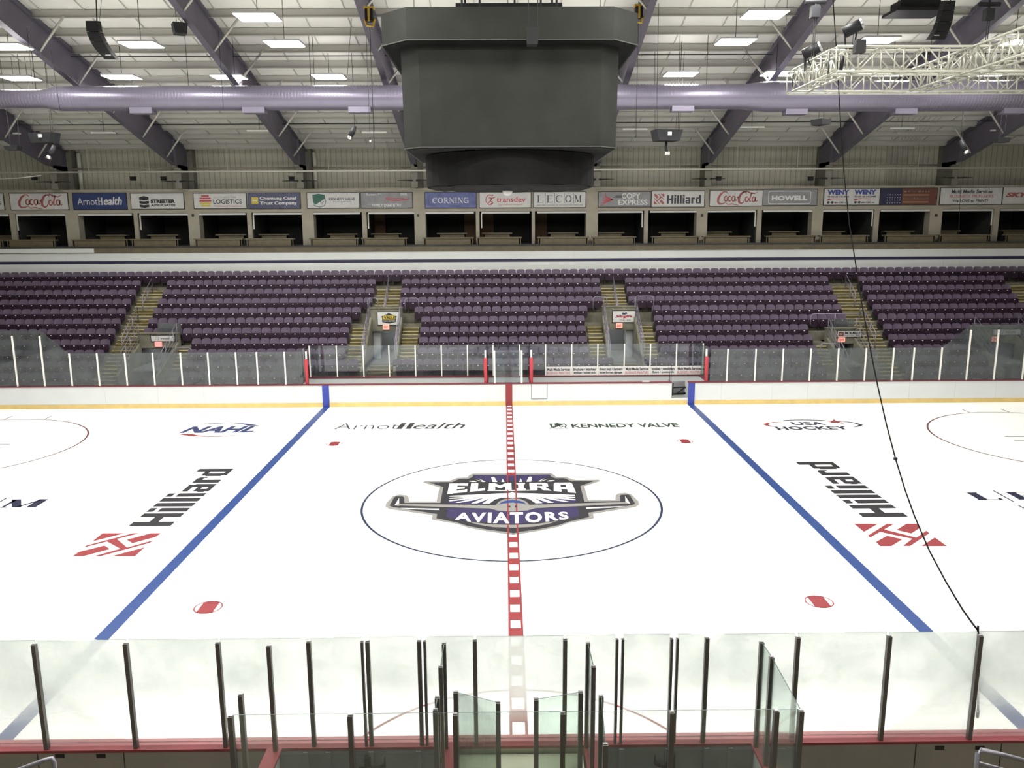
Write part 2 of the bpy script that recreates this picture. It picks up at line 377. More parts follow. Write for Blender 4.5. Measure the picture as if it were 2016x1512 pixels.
# chequered red centre line: two edges, cross blocks everywhere but on the crest
b = MB(); X0 = .01
for s in (-1, 1): b.flat([(X0 + s * .15 - (.045 if s > 0 else 0), -W, .010), (X0 + s * .15 + (0 if s > 0 else .045), -W, .010), (X0 + s * .15 + (0 if s > 0 else .045), W, .010), (X0 + s * .15 - (.045 if s > 0 else 0), W, .010)])
y = -7.78 - .71 * 7
while y < W:
    ya, yb = y + .35, y + .71
    if not (-2.55 < (ya + yb) / 2 < 2.6): b.flat([(X0 - .105, ya, .010), (X0 + .105, ya, .010), (X0 + .105, min(yb, W), .010), (X0 - .105, min(yb, W), .010)])
    y += .71
paint('center_line', b, 'line_red', 'chequered red centre line')
b = MB(); ring(b, 0, 0, RC - .035, RC + .035, .003); paint('center_circle', b, 'circle_blue', 'thin dark blue centre circle')
for sx in (-1, 1):
    for sy_ in (-1, 1):
        cx, cy2 = sx * 6.62, sy_ * 6.71
        b = MB(); ring(b, cx, cy2, .275, .305, .003, n=40)
        n = 12; pts = []
        for i in range(n + 1):
            a = R(-58 + 116 * i / n); pts.append((a,))
        poly = [(cx + .285 * math.sin(R(38)) * 0 + .285 * math.cos(R(-52 + 104 * 0)), cy2, .003)]
        top = [(cx + .285 * math.cos(R(128 - 76 * i / 10)), cy2 + .285 * math.sin(R(128 - 76 * i / 10)), .003) for i in range(11)]
        bot = [(cx + .285 * math.cos(R(-52 - 76 * i / 10)), cy2 + .285 * math.sin(R(-52 - 76 * i / 10)), .003) for i in range(11)]
        b.flat((top + bot)[::-1])
        paint('face_off_spot', b, 'line_red')
    # end-zone circle, its hash marks and the face-off L marks
    cx, cy2 = sx * (16.365 + RC), 6.71
    b = MB(); ring(b, cx, cy2, RC - .035, RC + .035, .003)
    for s2 in (-1, 1):
        for hx in (-.86, .86):
            b.flat([(cx + hx - .03, cy2 + s2 * RC, .003), (cx + hx + .03, cy2 + s2 * RC, .003), (cx + hx + .03, cy2 + s2 * (RC + .6), .003), (cx + hx - .03, cy2 + s2 * (RC + .6), .003)])
        for s3 in (-1, 1):
            b.box(cx + s3 * .6 - (1.2 if s3 < 0 else 0), cx + s3 * .6 + (0 if s3 < 0 else 1.2), cy2 + s2 * .3 - .03, cy2 + s2 * .3 + .03, .002, .003)
    paint('face_off_circle', b, 'thin_red')
b = MB(); ring(b, 0, -W, 3.02, 3.07, .003, 0, 180, 48); paint('referee_crease', b, 'line_red')
b = MB(); p = gz(1023, 1417); ring(b, p.x, p.y, 0, .07, .012, n=16); paint('red_spot', b, 'line_red')

# --- lettering on the ice
def groundfn(p00, p10, p01, z=.004):
    o = gz(*p00, z); return rectfn(o, gz(*p10, z) - o, gz(*p01, z) - o)
def axis_rect(pl, pr, pybase, pytop, z=.004):
    """axis-aligned rectangle on the ice from the pixels of its base-line ends and its top"""
    a = gz(pl, pybase, z); c = gz(pr, pybase, z); t = gz((pl + pr) / 2, pytop, z); m_ = gz((pl + pr) / 2, pybase, z)
    yb = (a.y + c.y) / 2
    return rectfn((a.x, yb, z), (c.x - a.x, 0, 0), (0, t.y - m_.y, 0)), (c.x - a.x) / (t.y - m_.y)
b = MB(); f, asp = axis_rect(657, 783, 845, 833); put_text(b, 'Arnot', f, bold=-.012)
paint('sponsor_lettering', b, 'ink')
b = MB(); f, asp = axis_rect(780, 812, 844.5, 833); stroke(b, [(.15, 0), (.3, 1)], .22, f, asp); stroke(b, [(.7, 0), (.85, 1)], .22, f, asp); stroke(b, [(.2, .5), (.8, .5)], .09, f, asp)
stroke(b, [(.05, .03), (.4, .03)], .06, f, asp); stroke(b, [(.6, .03), (.95, .03)], .06, f, asp); stroke(b, [(.2, .97), (.5, .97)], .06, f, asp); stroke(b, [(.75, .97), (1.05, .97)], .06, f, asp)
f, asp = axis_rect(812, 915, 844, 832); put_text(b, 'ealth', f, bold=.01, shear=.35)
paint('sponsor_lettering', b, 'ink')
b = MB(); f, asp = axis_rect(1126, 1340, 841.5, 833.5); put_text(b, 'KENNEDY VALVE', f, bold=.035); paint('sponsor_lettering', b, 'kv_green')
b = MB().use('kv_green'); f, asp = axis_rect(1081, 1119, 845, 832.5)
b.flat([f(*q) for q in ((.1, .55), (.05, .9), (.3, .86), (.5, 1), (.7, .86), (.95, .9), (.9, .8), (.25, .18), (.12, .35))])
stroke(b, [(.9, .8), (.95, .55), (.85, .3), (.97, .1), (.7, .12), (.5, 0), (.3, .12), (.05, .08), (.15, .3)], .06, f, asp)
stroke(b, [(.55, .55), (.66, .25), (.8, .55)], .08, f, asp)
b.use('logo_white'); stroke(b, [(.28, .45), (.28, .8)], .09, rectfn(f(0, 0) + Vector((0, 0, .002)), f(1, 0) - f(0, 0), f(0, 1) - f(0, 0)), asp)
paint('shield_mark', b)
b = MB(); f, asp = axis_rect(352, 497, 851.8, 839.2); put_text(b, 'NAHL', f, bold=.05, shear=.25); paint('league_lettering', b, 'nahl_blue')
def traced(mb, pts, ox, oy, k, z=.004): mb.flat([gz(ox + x / k, oy + y / k, z) for x, y in pts])
b = MB().use('nahl_blue')
traced(b, [(520, 232), (700, 210), (950, 200), (1100, 207), (1240, 222), (1338, 238), (1240, 240), (1180, 240), (1100, 215), (950, 208), (700, 217)], 300, 800, 6.3)
b.use('logo_red')
traced(b, [(305, 338), (480, 338), (560, 358), (680, 370), (850, 368), (1000, 360), (1200, 340), (1000, 366), (850, 375), (700, 377), (480, 370), (360, 352)], 300, 800, 6.3)
paint('league_swoosh', b)
b = MB(); f, asp = axis_rect(1532, 1676, 846, 839.3); put_text(b, 'HOCKEY', f, bold=.045, space=1.08); f, asp = axis_rect(1563, 1629, 837, 830.5); put_text(b, 'USA', f, bold=.04)
paint('hockey_lettering', b, 'navy')
b = MB().use('logo_red')
E1 = [(640, 200), (520, 195), (440, 205), (390, 220), (430, 240), (500, 250), (560, 262), (585, 262), (480, 238), (455, 222), (480, 208), (560, 203), (645, 205)]
traced(b, E1, 1440, 800, 6.3)
traced(b, [(1270, 158), (1298, 178), (1390, 190), (1330, 195), (1415, 217), (1290, 202), (1210, 208), (1240, 190), (1170, 178), (1250, 178)], 1440, 800, 6.3, .006)
b.use('navy')
traced(b, [(640, 172), (760, 165), (900, 163), (1100, 168), (1200, 175), (1100, 177), (900, 172), (760, 174), (645, 184)], 1440, 800, 6.3)
traced(b, [(1300, 182), (1430, 188), (1540, 202), (1635, 230), (1600, 248), (1500, 262), (1560, 240), (1580, 230), (1530, 212), (1430, 196)], 1440, 800, 6.3)
paint('hockey_emblem', b)
for side in (0, 1):
    if side == 0:
        fn_t = lambda u, v, o=gz(336, 1035), a=gz(458, 922.5), c=gz(253, 1035.5): Vector((o.x + (c.x - o.x) * v, o.y + (a.y - o.y) * u, .004))
        e0, e1, e2 = gz(267, 1095), gz(319, 1048.5), gz(141, 1096)
    else:
        fn_t = lambda u, v, o=gz(1788, 1017), a=gz(1652, 909), c=gz(1698, 1017): Vector((o.x + (c.x - o.x) * v, o.y + (a.y - o.y) * u, .004))
        e0, e1, e2 = gz(1866, 1075), gz(1812, 1030), gz(1732, 1075)
    b = MB(); put_block(b, 'Hilliard', fn_t); paint('sponsor_lettering', b, 'ink', 'dark lettering along the left blue line' if side == 0 else 'dark lettering along the right blue line')
    b = MB(); put_emblem(b, lambda u, v: Vector((e0.x + (e2.x - e0.x) * v, e0.y + (e1.y - e0.y) * u, .004))); paint('sponsor_emblem', b, 'logo_red')
b = MB(); ly0 = gz(60, 999).y; ly1 = gz(60, 983).y; lw = 1.35 * (ly1 - ly0)
for sx, x1 in ((-1, gz(98, 983).x),):
    wd = 8.6 * (ly1 - ly0); put_serif(b, 'L|E|C|O|M', rectfn((x1 - wd, ly0, .004), (wd, 0, 0), (0, ly1 - ly0, 0)), 3.4)
put_text(b, 'LAKE ERIE COLLEGE', rectfn((x1 - wd, ly0 - .75, .004), (wd * .8, 0, 0), (0, .3, 0)))
paint('sponsor_lettering', b, 'navy', 'navy serif lettering at the left edge of the ice')
b = MB(); x1 = gz(1925, 985).x; ly0 = gz(1960, 984).y; ly1 = gz(1960, 969).y
put_serif(b, 'L|E|C|O|M', rectfn((x1, ly0, .004), (wd, 0, 0), (0, ly1 - ly0, 0)), 3.4); put_text(b, 'LAKE ERIE COLLEGE', rectfn((x1 + .9, ly0 - .75, .004), (wd * .8, 0, 0), (0, .3, 0)))
paint('sponsor_lettering', b, 'navy', 'navy serif lettering at the right edge of the ice')

# --- crest at centre ice (left half traced, right half mirrored)
def G(x, y, z): q = gz(760 + x / 8.064, 910 + y / 8.064, z); return (q.x, q.y)
def mir(mb, pts, z, close=True):
    """symmetric shape: left outline from top centre round to bottom centre"""
    L = [G(x, y, z) for x, y in pts]; L[0] = (0.02, L[0][1]); L[-1] = (0.02, L[-1][1])
    poly = [(x, y, z) for x, y in L] + [(.04 - x, y, z) for x, y in L[::-1][1:-1]]
    mb.flat(poly)
def both(mb, pts, z):
    L = [G(x, y, z) for x, y in pts]
    mb.flat([(x, y, z) for x, y in L]); mb.flat([(.04 - x, y, z) for x, y in L[::-1]])
b = MB(); mir(b, [(1960, 178), (1375, 178), (1320, 205), (1290, 240), (1130, 245), (1030, 285), (980, 295), (620, 297), (580, 318), (845, 402), (800, 622), (370, 622), (360, 555), (320, 522), (210, 512), (110, 535), (0, 650), (-10, 705), (60, 745), (735, 840), (725, 905), (750, 920), (810, 925), (1130, 980), (1300, 1038), (1600, 1095), (1890, 1138), (1990, 1155)], .005)
paint('crest_border', b, 'logo_silver')
b = MB(); mir(b, [(1960, 203), (1385, 203), (1370, 235), (1300, 265), (1160, 265), (1050, 315), (680, 318), (912, 395), (862, 645), (290, 645), (290, 560), (270, 545), (160, 540), (130, 555), (55, 690), (100, 710), (250, 735), (812, 822), (800, 890), (1130, 958), (1300, 1012), (1620, 1072), (1910, 1108), (1990, 1128)], .006)
paint('crest_field', b, 'ink')
b = MB(); mir(b, [(1960, 212), (1395, 212), (1385, 245), (1480, 262), (1600, 300), (1960, 300)], .007)
both(b, [(985, 600), (1360, 590), (1700, 600), (1600, 665), (985, 655)], .007)
mir(b, [(1960, 770), (1650, 745), (980, 722), (955, 870), (1090, 895), (1280, 935), (1960, 985)], .007)
paint('crest_purple_panels', b, 'logo_purple')
b = MB()
mir(b, [(1985, 470), (1985 - 20, 490), (1700, 500), (1400, 515), (1010, 535), (1010, 545), (1330, 545), (1005, 568), (1010, 578), (1300, 570), (1000, 605), (1010, 620), (1370, 580), (1640, 525), (1100, 642), (1180, 640), (1400, 600), (1600, 550), (1350, 652), (1440, 652), (1660, 570), (1530, 655), (1640, 655), (1730, 590), (1850, 560), (1985, 560)], .008)
both(b, [(1670, 238), (1720, 238), (1765, 312), (1690, 312)], .009); both(b, [(1850, 262), (1880, 312), (1832, 312)], .009)
both(b, [(1420, 275), (1560, 310), (1540, 314)], .009); both(b, [(1470, 262), (1580, 308), (1560, 310)], .009); both(b, [(1310, 298), (1400, 296), (1440, 312), (1380, 314)], .009)
mir(b, [(1960, 442), (1600, 445), (1620, 455), (1960, 455)], .009)
both(b, [(210, 726), (838, 738), (838, 758), (420, 745)], .008); both(b, [(207, 568), (138, 684), (205, 690)], .008)
paint('crest_rays', b, 'logo_white')
b = MB(); mir(b, [(1985, 575), (1880, 585), (1790, 625), (1740, 680), (200, 660), (140, 684), (900, 712), (1650, 735), (1780, 770), (1985, 785)], .009); mir(b, [(1985, 995), (1640, 985), (1300, 942), (1450, 988), (1700, 1030), (1985, 1042)], .009)
paint('crest_aircraft', b, 'logo_silver')
b = MB().use('line_blue'); mir(b, [(1985, 600), (1890, 612), (1820, 640), (1790, 675), (1850, 655), (1985, 640)], .011)
b.use('ink'); both(b, [(1945, 690), (1975, 690), (1975, 720), (1945, 720)], .011); paint('crest_propeller_hub', b)
a0 = gz(881, 970.5, .011); a1 = gz(1134, 970.5, .011); ytop = gz(1008, 951, .011).y; yb_m = gz(1008, 964, .011).y; yb_e = gz(1008, 971.5, .011).y
def elm(u, v):
    k = (2 * u - 1) ** 2; return Vector((a0.x + (a1.x - a0.x) * u, (yb_m + (yb_e - yb_m) * k) * (1 - v) + ytop * v, .012))
b = MB()
b.use('logo_white')
SLAB = {'E': [(0, 0), (1, 0), (1, .3), (.45, .22), (.45, .4), (.85, .4), (.85, .6), (.45, .6), (.45, .78), (1, .72), (1, 1), (0, 1)], 'L': [(0, 0), (1, 0), (1, .35), (.5, .22), (.5, 1), (0, 1)],
        'M': [(0, 0), (.28, 0), (.28, .52), (.5, .22), (.72, .52), (.72, 0), (1, 0), (1, 1), (.74, 1), (.5, .62), (.26, 1), (0, 1)], 'I': [(0, 0), (1, 0), (1, .15), (.8, .2), (.8, .8), (1, .85), (1, 1), (0, 1), (0, .85), (.2, .8), (.2, .2), (0, .15)],
        'R': [(0, 0), (.38, 0), (.38, .36), (.5, .36), (.7, 0), (1.08, 0), (.8, .42), (.95, .5), (.95, .86), (.82, 1), (0, 1)], 'A': [(0, 0), (.36, 0), (.36, .3), (.64, .3), (.64, 0), (1, 0), (.93, .9), (.85, 1), (.15, 1), (.07, .9)]}
HOLE = {'R': (.38, .54, .66, .8), 'A': (.36, .5, .62, .78)}
for c, u0, u1 in (('E', 0, .15), ('L', .175, .29), ('M', .32, .50), ('I', .54, .61), ('R', .645, .80), ('A', .83, 1)):
    b.use('logo_white'); b.flat([elm(u0 + (u1 - u0) * x, y_) for x, y_ in SLAB[c]])
    if c in HOLE: a_, b1, c1, d1 = HOLE[c]; b.use('ink'); b.flat([elm(u0 + (u1 - u0) * x, y_) + Vector((0, 0, .001)) for x, y_ in ((a_, b1), (c1, b1), (c1, d1), (a_, d1))])
paint('crest_lettering', b, None, 'white lettering along the top of the crest')
a0 = gz(896, 1020, .011).x; a1 = gz(1120, 1020, .011).x; y2t = gz(1008, 1008.5, .011).y; y2m = gz(1008, 1030.5, .011).y; y2e = gz(1008, 1022.5, .011).y
b = MB(); vs_, fs_ = text_shape('AVIATORS', .035, 0, 1.2)
b.add([Vector((a0 + (a1 - a0) * u, (y2m + (y2e - y2m) * (2 * u - 1) ** 2) * (1 - v) + y2t * v, .012)) for u, v in vs_], fs_)
paint('crest_lettering', b, 'logo_white', 'white lettering along the bottom of the crest')

# ================================================================== SURROUNDING FLOOR
b = MB(); b.box(-36, 36, W + .3, 30, -.25, -.02); b.box(-36, 36, -26, -W - .3, -.25, -.02); b.box(-36, -30.6, -W - .3, W + .3, -.25, -.02); b.box(30.6, 36, -W - .3, W + .3, -.25, -.02)
struct(b.build('floor', 'concrete'))

# ================================================================== FAR BOARDS
fb = thing('dasher_boards', 'long white rink boards with a yellow kick strip, across the far side of the ice', 'rink boards', (0, W, 0))
GAP = (at_l := aY(1322, 770, W).x, aY(1357, 770, W).x)
b = MB()
for x0, x1 in ((-30.5, GAP[0]), (GAP[1], 30.5)): b.box(x0, x1, W, W + .12, .2, HB - .03)
b.box(GAP[0], GAP[1], W, W + .12, .2, .3)
b.build('board_panels', 'white_board', fb)
b = MB(); b.box(-30.5, 30.5, W - .02, W + .12, 0, .2); b.build('kick_plate', 'kick_yellow', fb)
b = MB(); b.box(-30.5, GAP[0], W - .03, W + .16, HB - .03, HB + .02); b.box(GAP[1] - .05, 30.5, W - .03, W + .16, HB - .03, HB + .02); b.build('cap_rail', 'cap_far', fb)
for x in (-BX, BX):
    b = MB(); b.box(x - .15, x + .15, W - .026, W, .0, HB - .03); b.build('blue_stripe', 'stripe_blue', fb)
b = MB(); b.box(-.15, .15, W - .026, W, 0, HB - .03); b.build('red_stripe', 'line_red', fb)
for px in (206, 310, 400, 520, 580, 678, 713, 770, 800, 900, 960, 1108, 1200, 1420, 1520, 1590, 1680, 1790, 1880, 1960):
    x = aY(px, 770, W).x; b = MB(); b.box(x - .008, x + .008, W - .004, W, .2, HB - .03); b.build('panel_seam', 'sign_white', fb)
dr = MB(); x0, x1 = aY(1046.5, 770, W).x, aY(1077, 770, W).x
for q in (x0, x1): dr.box(q - .012, q + .012, W - .006, W, .3, HB)
dr.box(x0, x1, W - .006, W, .3, .325); dr.build('bench_door', 'sign_text', fb)
dn = thing('open_bench_door', 'grey braced board door swung open at the gap beside the right blue line', 'door', (GAP[0], W + .1, 0))
b = MB(); b.box(GAP[0] - .0, GAP[0] + .05, W + .14, W + .85, .3, HB - .02); b.build('door_panel', 'steel', dn)
b = MB(); b.beam((GAP[0] + .12, W + .3, .35), (GAP[0] + .12, W + .3, .95), .05, .05); b.beam((GAP[0] + .05, W + .3, .42), (GAP[1] - .05, W + .5, .42), .05, .07); b.beam((GAP[0] + .15, W + .35, .72), (GAP[1] - .06, W + .45, .72), .05, .06)
b.beam((GAP[0] + .3, W + .3, .45), (GAP[1] - .1, W + .4, .72), .05, .05); b.build('brace', 'black_box', dn)
b = MB(); b.box(GAP[0], GAP[1], W + .9, W + .95, .25, .9); b.build('kick_panel', 'steel', dn)

# glass panes and posts standing on the far boards
def pane(name, label, cat, p, q, z0, z1, mt, group, th=.012, zz1=None):
    """vertical pane from p to q (x, y); zz1 = top height at q when it slopes"""
    z2 = z1 if zz1 is None else zz1
    P, Q = Vector((p[0], p[1], 0)), Vector((q[0], q[1], 0)); d = (Q - P).normalized(); k = Vector((-d.y, d.x, 0)) * th / 2
    bb = MB().use(mt)
    c = [P - k, Q - k, Q + k, P + k]
    v = [(c[i].x, c[i].y, z0) for i in range(4)] + [(c[0].x, c[0].y, z1), (c[1].x, c[1].y, z2), (c[2].x, c[2].y, z2), (c[3].x, c[3].y, z1)]
    bb.add(v, [(0, 1, 5, 4), (2, 3, 7, 6)]); bb.use('glass_edge'); bb.add(v, [(4, 5, 6, 7), (1, 2, 6, 5), (3, 0, 4, 7)])
    return tag(bb.build(name), label, cat, group)
zt = HB + 1.5; PY = W + .07
px_l = [-22 + 0, 34.3, 88, 142, 196, 250.5, 305, 359.5, 413, 467.5, 508.5, 563]
xs_l = [aY(p, 752, PY - .03).x for p in px_l]
px_r = [1430.5, 1485.5, 1539, 1593, 1647, 1701, 1755, 1795, 1849, 1902, 1956, 2012, 2064]
xs_r = [aY(p, 747, PY - .03).x for p in px_r]
def post(name, x, y, z0, z1, mt, label, group, w_=.06, d_=.06):
    bb = MB(); bb.box(x - w_ / 2, x + w_ / 2, y - d_ / 2, y + d_ / 2, z0, z1); return tag(bb.build(name, mt), label, 'post', group)
def far_h(i, side): return None
TALL = 3.55
xe_l = aY(598, 752, PY - .03).x; xe_r = aY(1396, 747, PY - .03).x
for side, xs, xe in (('left', xs_l[::-1], xe_l), ('right', xs_r, xe_r)):
    prev = xe
    for i, x in enumerate(xs):
        tallp = (side == 'left' and i >= 9) or (side == 'right' and i >= 9)
        post('glass_post', x, PY - .03, HB, HB + (1.5 if not tallp else 2.3), 'post_white', 'white post on the far boards, %s from the bench on the %s half' % (nth(i + 1), side), 'white posts along the far boards', .055)
        z0, z1 = zt, zt
        if side == 'left' and i == 9: z1 = TALL
        if side == 'left' and i > 9: z0 = z1 = TALL
        if side == 'right' and i == 9: z1 = TALL
        if side == 'right' and i > 9: z0 = z1 = TALL
        s = 1 if x > prev else -1
        lb = 'glass pane on the far boards, %s from the bench, %s half' % (nth(i + 1), side)
        pane('rink_glass', lb, 'glass pane', (prev + s * .03, PY), (x - s * .03, PY), HB, z0, 'glass_far', 'glass panes along the far boards', zz1=z1)
        prev = x

# ================================================================== PENALTY BOXES BEHIND THE FAR BOARDS
BY = 14.71; BL, BR = -9.45, 9.05
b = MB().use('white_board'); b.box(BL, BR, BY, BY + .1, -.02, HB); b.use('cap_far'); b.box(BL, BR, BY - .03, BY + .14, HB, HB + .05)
for x in (BL, BR, -1.0, 1.0):
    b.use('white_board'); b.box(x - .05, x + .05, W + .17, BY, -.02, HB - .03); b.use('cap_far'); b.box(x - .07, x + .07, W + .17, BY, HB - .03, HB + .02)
tag(b.build('penalty_box_wall'), 'low white wall with a red cap enclosing the empty boxes behind the far boards', 'low wall')
xs = [aY(p, 742, BY + .05).x for p in (612, 665, 717, 767.5, 819, 870, 921)]
xs2 = [aY(p, 739, BY + .05).x for p in (1074, 1125, 1176, 1228, 1279, 1330, 1382)]
for nm, q in (('left', xs), ('right', xs2)):
    for i, x in enumerate(q):
        post('glass_post', x, BY + .02, HB + .05, HB + 1.53, 'post_white', 'white post behind the %s penalty box, %s from the left' % (nm, nth(i + 1)), 'white posts behind the penalty boxes', .05)
        if i: pane('rink_glass', 'glass pane behind the %s penalty box, %s from the left' % (nm, nth(i)), 'glass pane', (q[i - 1] + .03, BY + .05), (x - .03, BY + .05), HB + .05, HB + 1.53, 'glass_back', 'glass panes behind the penalty boxes')
xc = [xs[-1], aY(971, 740, BY).x, aY(1023, 740, BY).x, xs2[0]]
for i in range(3): pane('rink_glass', 'glass pane behind the scorekeeper booth, %s from the left' % nth(i + 1), 'glass pane', (xc[i] + .03, BY + .05), (xc[i + 1] - .03, BY + .05), HB + .05, HB + 1.53, 'glass_back', 'glass panes behind the scorekeeper booth')
for i, x in enumerate(xc[1:3]): post('glass_post', x, BY + .02, HB + .05, HB + 1.53, 'post_white', 'white post behind the scorekeeper booth, %s one' % ('left', 'right')[i], None, .05)
# booth front and side panes
fx = [aY(974, 755, PY).x, aY(1027, 755, PY).x]
pane('rink_glass', 'front glass pane of the scorekeeper booth at the red line', 'glass pane', (fx[0] + .03, PY), (fx[1] - .03, PY), HB, zt, 'glass_back', None)
for i, x in enumerate(fx): post('glass_post', x, PY - .03, HB, zt, 'post_white', '%s white front post of the scorekeeper booth' % ('left', 'right')[i], None, .07)
for x, nm in ((BL, 'left end of the left penalty box'), (-1.05, 'left side of the scorekeeper booth'), (1.0, 'right side of the scorekeeper booth'), (BR, 'right end of the right penalty box')):
    pane('rink_glass', 'sideways glass pane at the ' + nm, 'glass pane', (x, W + .2), (x, BY - .05), HB, zt, 'glass_side', 'sideways penalty box panes')
    pass
for px, nm in ((605, 'left end of the left penalty box'), (956, 'left of the scorekeeper booth'), (1046, 'right of the scorekeeper booth'), (1389, 'right end of the right penalty box')):
    x = aY(px, 750, W + .1).x
    t = thing('padded_post', 'white post wrapped in a red pad, ' + nm, 'padded post', (x, W + .1, HB))
    b = MB(); b.box(x - .035, x + .035, W + .1, W + .16, HB, zt); b.build('post', 'post_white', t)
    b = MB(); b.tube([(x + .01, W + .06, HB + .02), (x, W + .06, HB + .62), (x, W + .06, HB + 1.1), (x, W + .06, HB + 1.17)], [.07, .08, .08, .055], 10); b.build('pad', 'pad_red', t, True)
MM = [('Multi Media Services', 'BUSINESS PRINTERS'), ('Brochures • letterhead', 'envelopes • business cards'), ('direct mail • banners', 'large format signage'), ('Multi Media Services', 'BUSINESS PRINTERS'), ('booklets • newsletters', 'flyers • postcards'), ('Multi Media Services', 'BUSINESS PRINTERS')]
for i in range(6):
    x0, x1 = xs2[i] + .03, xs2[i + 1] - .03; z0, z1 = HB + .06, aY(1200, 721, BY).z
    t = thing('advertising_banner', ('white advertising banner on the right penalty box glass, %s from the left' % nth(i + 1)), 'sign', ((x0 + x1) / 2, BY, z0), 'white advertising banners on the penalty box glass')
    b = MB(); b.box(x0, x1, BY - .025, BY - .005, z0, z1); b.build('panel', 'banner_white', t)
    f = rectfn((x0, BY - .03, z0), (x1 - x0, 0, 0), (0, 0, z1 - z0))
    b = MB().use('sign_text'); put_text(b, MM[i][0], sub(f, .04, .52, .96, .86), .03)
    if i in (0, 3, 5): b.use('sign_red'); put_text(b, MM[i][1], sub(f, .03, .12, .97, .42), 0)
    else: put_text(b, MM[i][1], sub(f, .06, .12, .94, .45), .03)
    b.build('lettering', None, t)
# microphone-like thin rods and gear by the gap
b = MB(); p = aY(1319, 752, W + .2); b.tube([p, aY(1317, 718, W + .25)], .012); b.tube([aY(1321, 752, W + .2), aY(1322, 716, W + .3)], .012)
tag(b.build('hockey_sticks', 'black_box'), 'two thin dark rods leaning at the gap in the far boards', 'rods')
b = MB(); p = aY(1272, 753, W + .06); b.box(p.x - .18, p.x + .14, W - .0, W + .12, HB + .02, HB + .07)
tag(b.build('folded_towel', 'sign_white'), 'small white folded cloth on the red cap of the far boards', 'cloth')
# ================================================================== SEATING BOWL
RUN = .68; RISE = .4375; NR = 12
def rowY(i): return W + 1.4 + (NR - 1 - i) * RUN          # seat backs of row i (0 = top row)
def rowZ(i): return RISE * (NR - 1 - i) - .01              # tread of row i
# spans without seats per row: aisles, exit tunnels and their side stairs, all along X
AIS = [(-19.7, -18.4), (17.45, 18.95), (27.0, 28.2)]
def seat_spans(i):
    if i == 0: return [('far left', -30.5, 30.5)]
    up_ = i <= 3
    l2 = -7.1 if up_ else (-7.6 if i == 4 else (-7.25 if i == 9 else -8.0))
    r3 = -5.7 if up_ else (-4.85 if i == 4 else (-5.6 if i == 9 else -4.45))
    l3 = 5.0 if up_ else (4.15 if i == 4 else (5.1 if i == 9 else 3.95))
    r4 = 6.35 if up_ else (6.65 if i == 9 else 7.47)
    s2 = -18.35 if i <= 6 else -15.7
    e4 = 17.4 if i <= 5 else 15.2
    e5 = 27.0 if i <= 6 else 23.3
    if i >= 10: return [('far left', -30.5, -19.75), ('left', s2, -9.9), ('right', 9.4, e4), ('far right', 19.0, e5), ('corner', 28.2, 30.5)]
    return [('far left', -30.5, -19.75), ('left', s2, l2), ('centre', r3, l3), ('right', r4, e4), ('far right', 19.0, e5), ('corner', 28.2, 30.5)]
# exit tunnels: (name, x0, x1, first open row, stairs ranges beside)
TUN = [('far left', -18.4, -16.4, 7, [(-16.4, -15.7)]), ('left', -7.1, -5.42, 5, [(-8.0, -7.1), (-5.42, -4.5)]), ('right', 4.85, 6.6, 5, [(4.0, 4.85), (6.6, 7.45)]), ('far right', 15.95, 17.45, 7, [(15.2, 15.95)]), ('right corner', 23.3, 25.6, 7, [])]
TF = 1.25    # tunnel floor height
ter = MB().use('concrete')
for i in range(NR):
    spans = [(-31, 31)]
    cuts = [(a, b_) for _, a, b_, r0, _s in TUN if i >= r0]
    if i == 9: cuts = [c for c in cuts if True]
    if i >= 10: cuts.append((BL - .1, BR + .1))
    for a, b_ in cuts:
        ns = []
        for p, q in spans:
            if b_ <= p or a >= q: ns.append((p, q)); continue
            if a > p: ns.append((p, a))
            if b_ < q: ns.append((b_, q))
        spans = ns
    for a, b_ in [(a, b_) for _, a, b_, r0, _s in TUN if r0 - 2 <= i < r0]:      # thin slab where a row runs over a tunnel
        ns = []
        for p, q in spans:
            if a > p and b_ < q: ns += [(p, a), (b_, q)]
            else: ns.append((p, q))
        spans = ns
        ter.box(a, b_, rowY(i) - (.24 if i == [t[3] for t in TUN if t[1] == a][0] - 1 else .5), rowY(i) + .18, rowZ(i) - .12 if i == [t[3] for t in TUN if t[1] == a][0] - 1 else rowZ(i) - .4375, rowZ(i))
    for p, q in spans: ter.box(p, q, rowY(i) - .5, rowY(0) + 1.2 if i == 0 else rowY(i) + .18, max(-.02, rowZ(i) - .6), rowZ(i))
ter.box(-31, 31, rowY(0) + .3, rowY(0) + .36, rowZ(0), rowZ(0) + .62)
terrace = ter.build('concrete_terrace')
tag(terrace, 'stepped concrete terrace carrying the purple seats on the far side', 'terrace', kind='structure')
def stair(name, label, x0, x1, rows, group):
    """half steps and pale nosings on the aisle part of the terrace"""
    t = thing(name, label, 'stairs', ((x0 + x1) / 2, rowY(rows[-1]), rowZ(rows[-1])), group)
    s = MB(); n_ = MB()
    for i in rows:
        z, y = rowZ(i), rowY(i); yf = y - .5; yr = y + .18
        s.box(x0 + .02, x1 - .02, yf, yr, z, z + .012)
        n_.box(x0 + .03, x1 - .03, yf - .012, yf + .05, z - .022, z + .016)
        for q in (1, 2):
            ys = yf + RUN * q / 3; zs = z + RISE * q / 3
            s.box(x0 + .02, x1 - .02, ys, yr, zs - RISE / 3 + .012, zs)
            n_.box(x0 + .03, x1 - .03, ys - .012, ys + .05, zs - .03, zs + .008)
    s.build('steps', 'tread_yellow', t); n_.build('step_nosings', 'nosing', t)
    return t
stair('aisle_stairs', 'concrete aisle stairs beside the far left exit tunnel, with pale step edges', -19.68, -18.42, range(1, 12), 'aisle stairs')
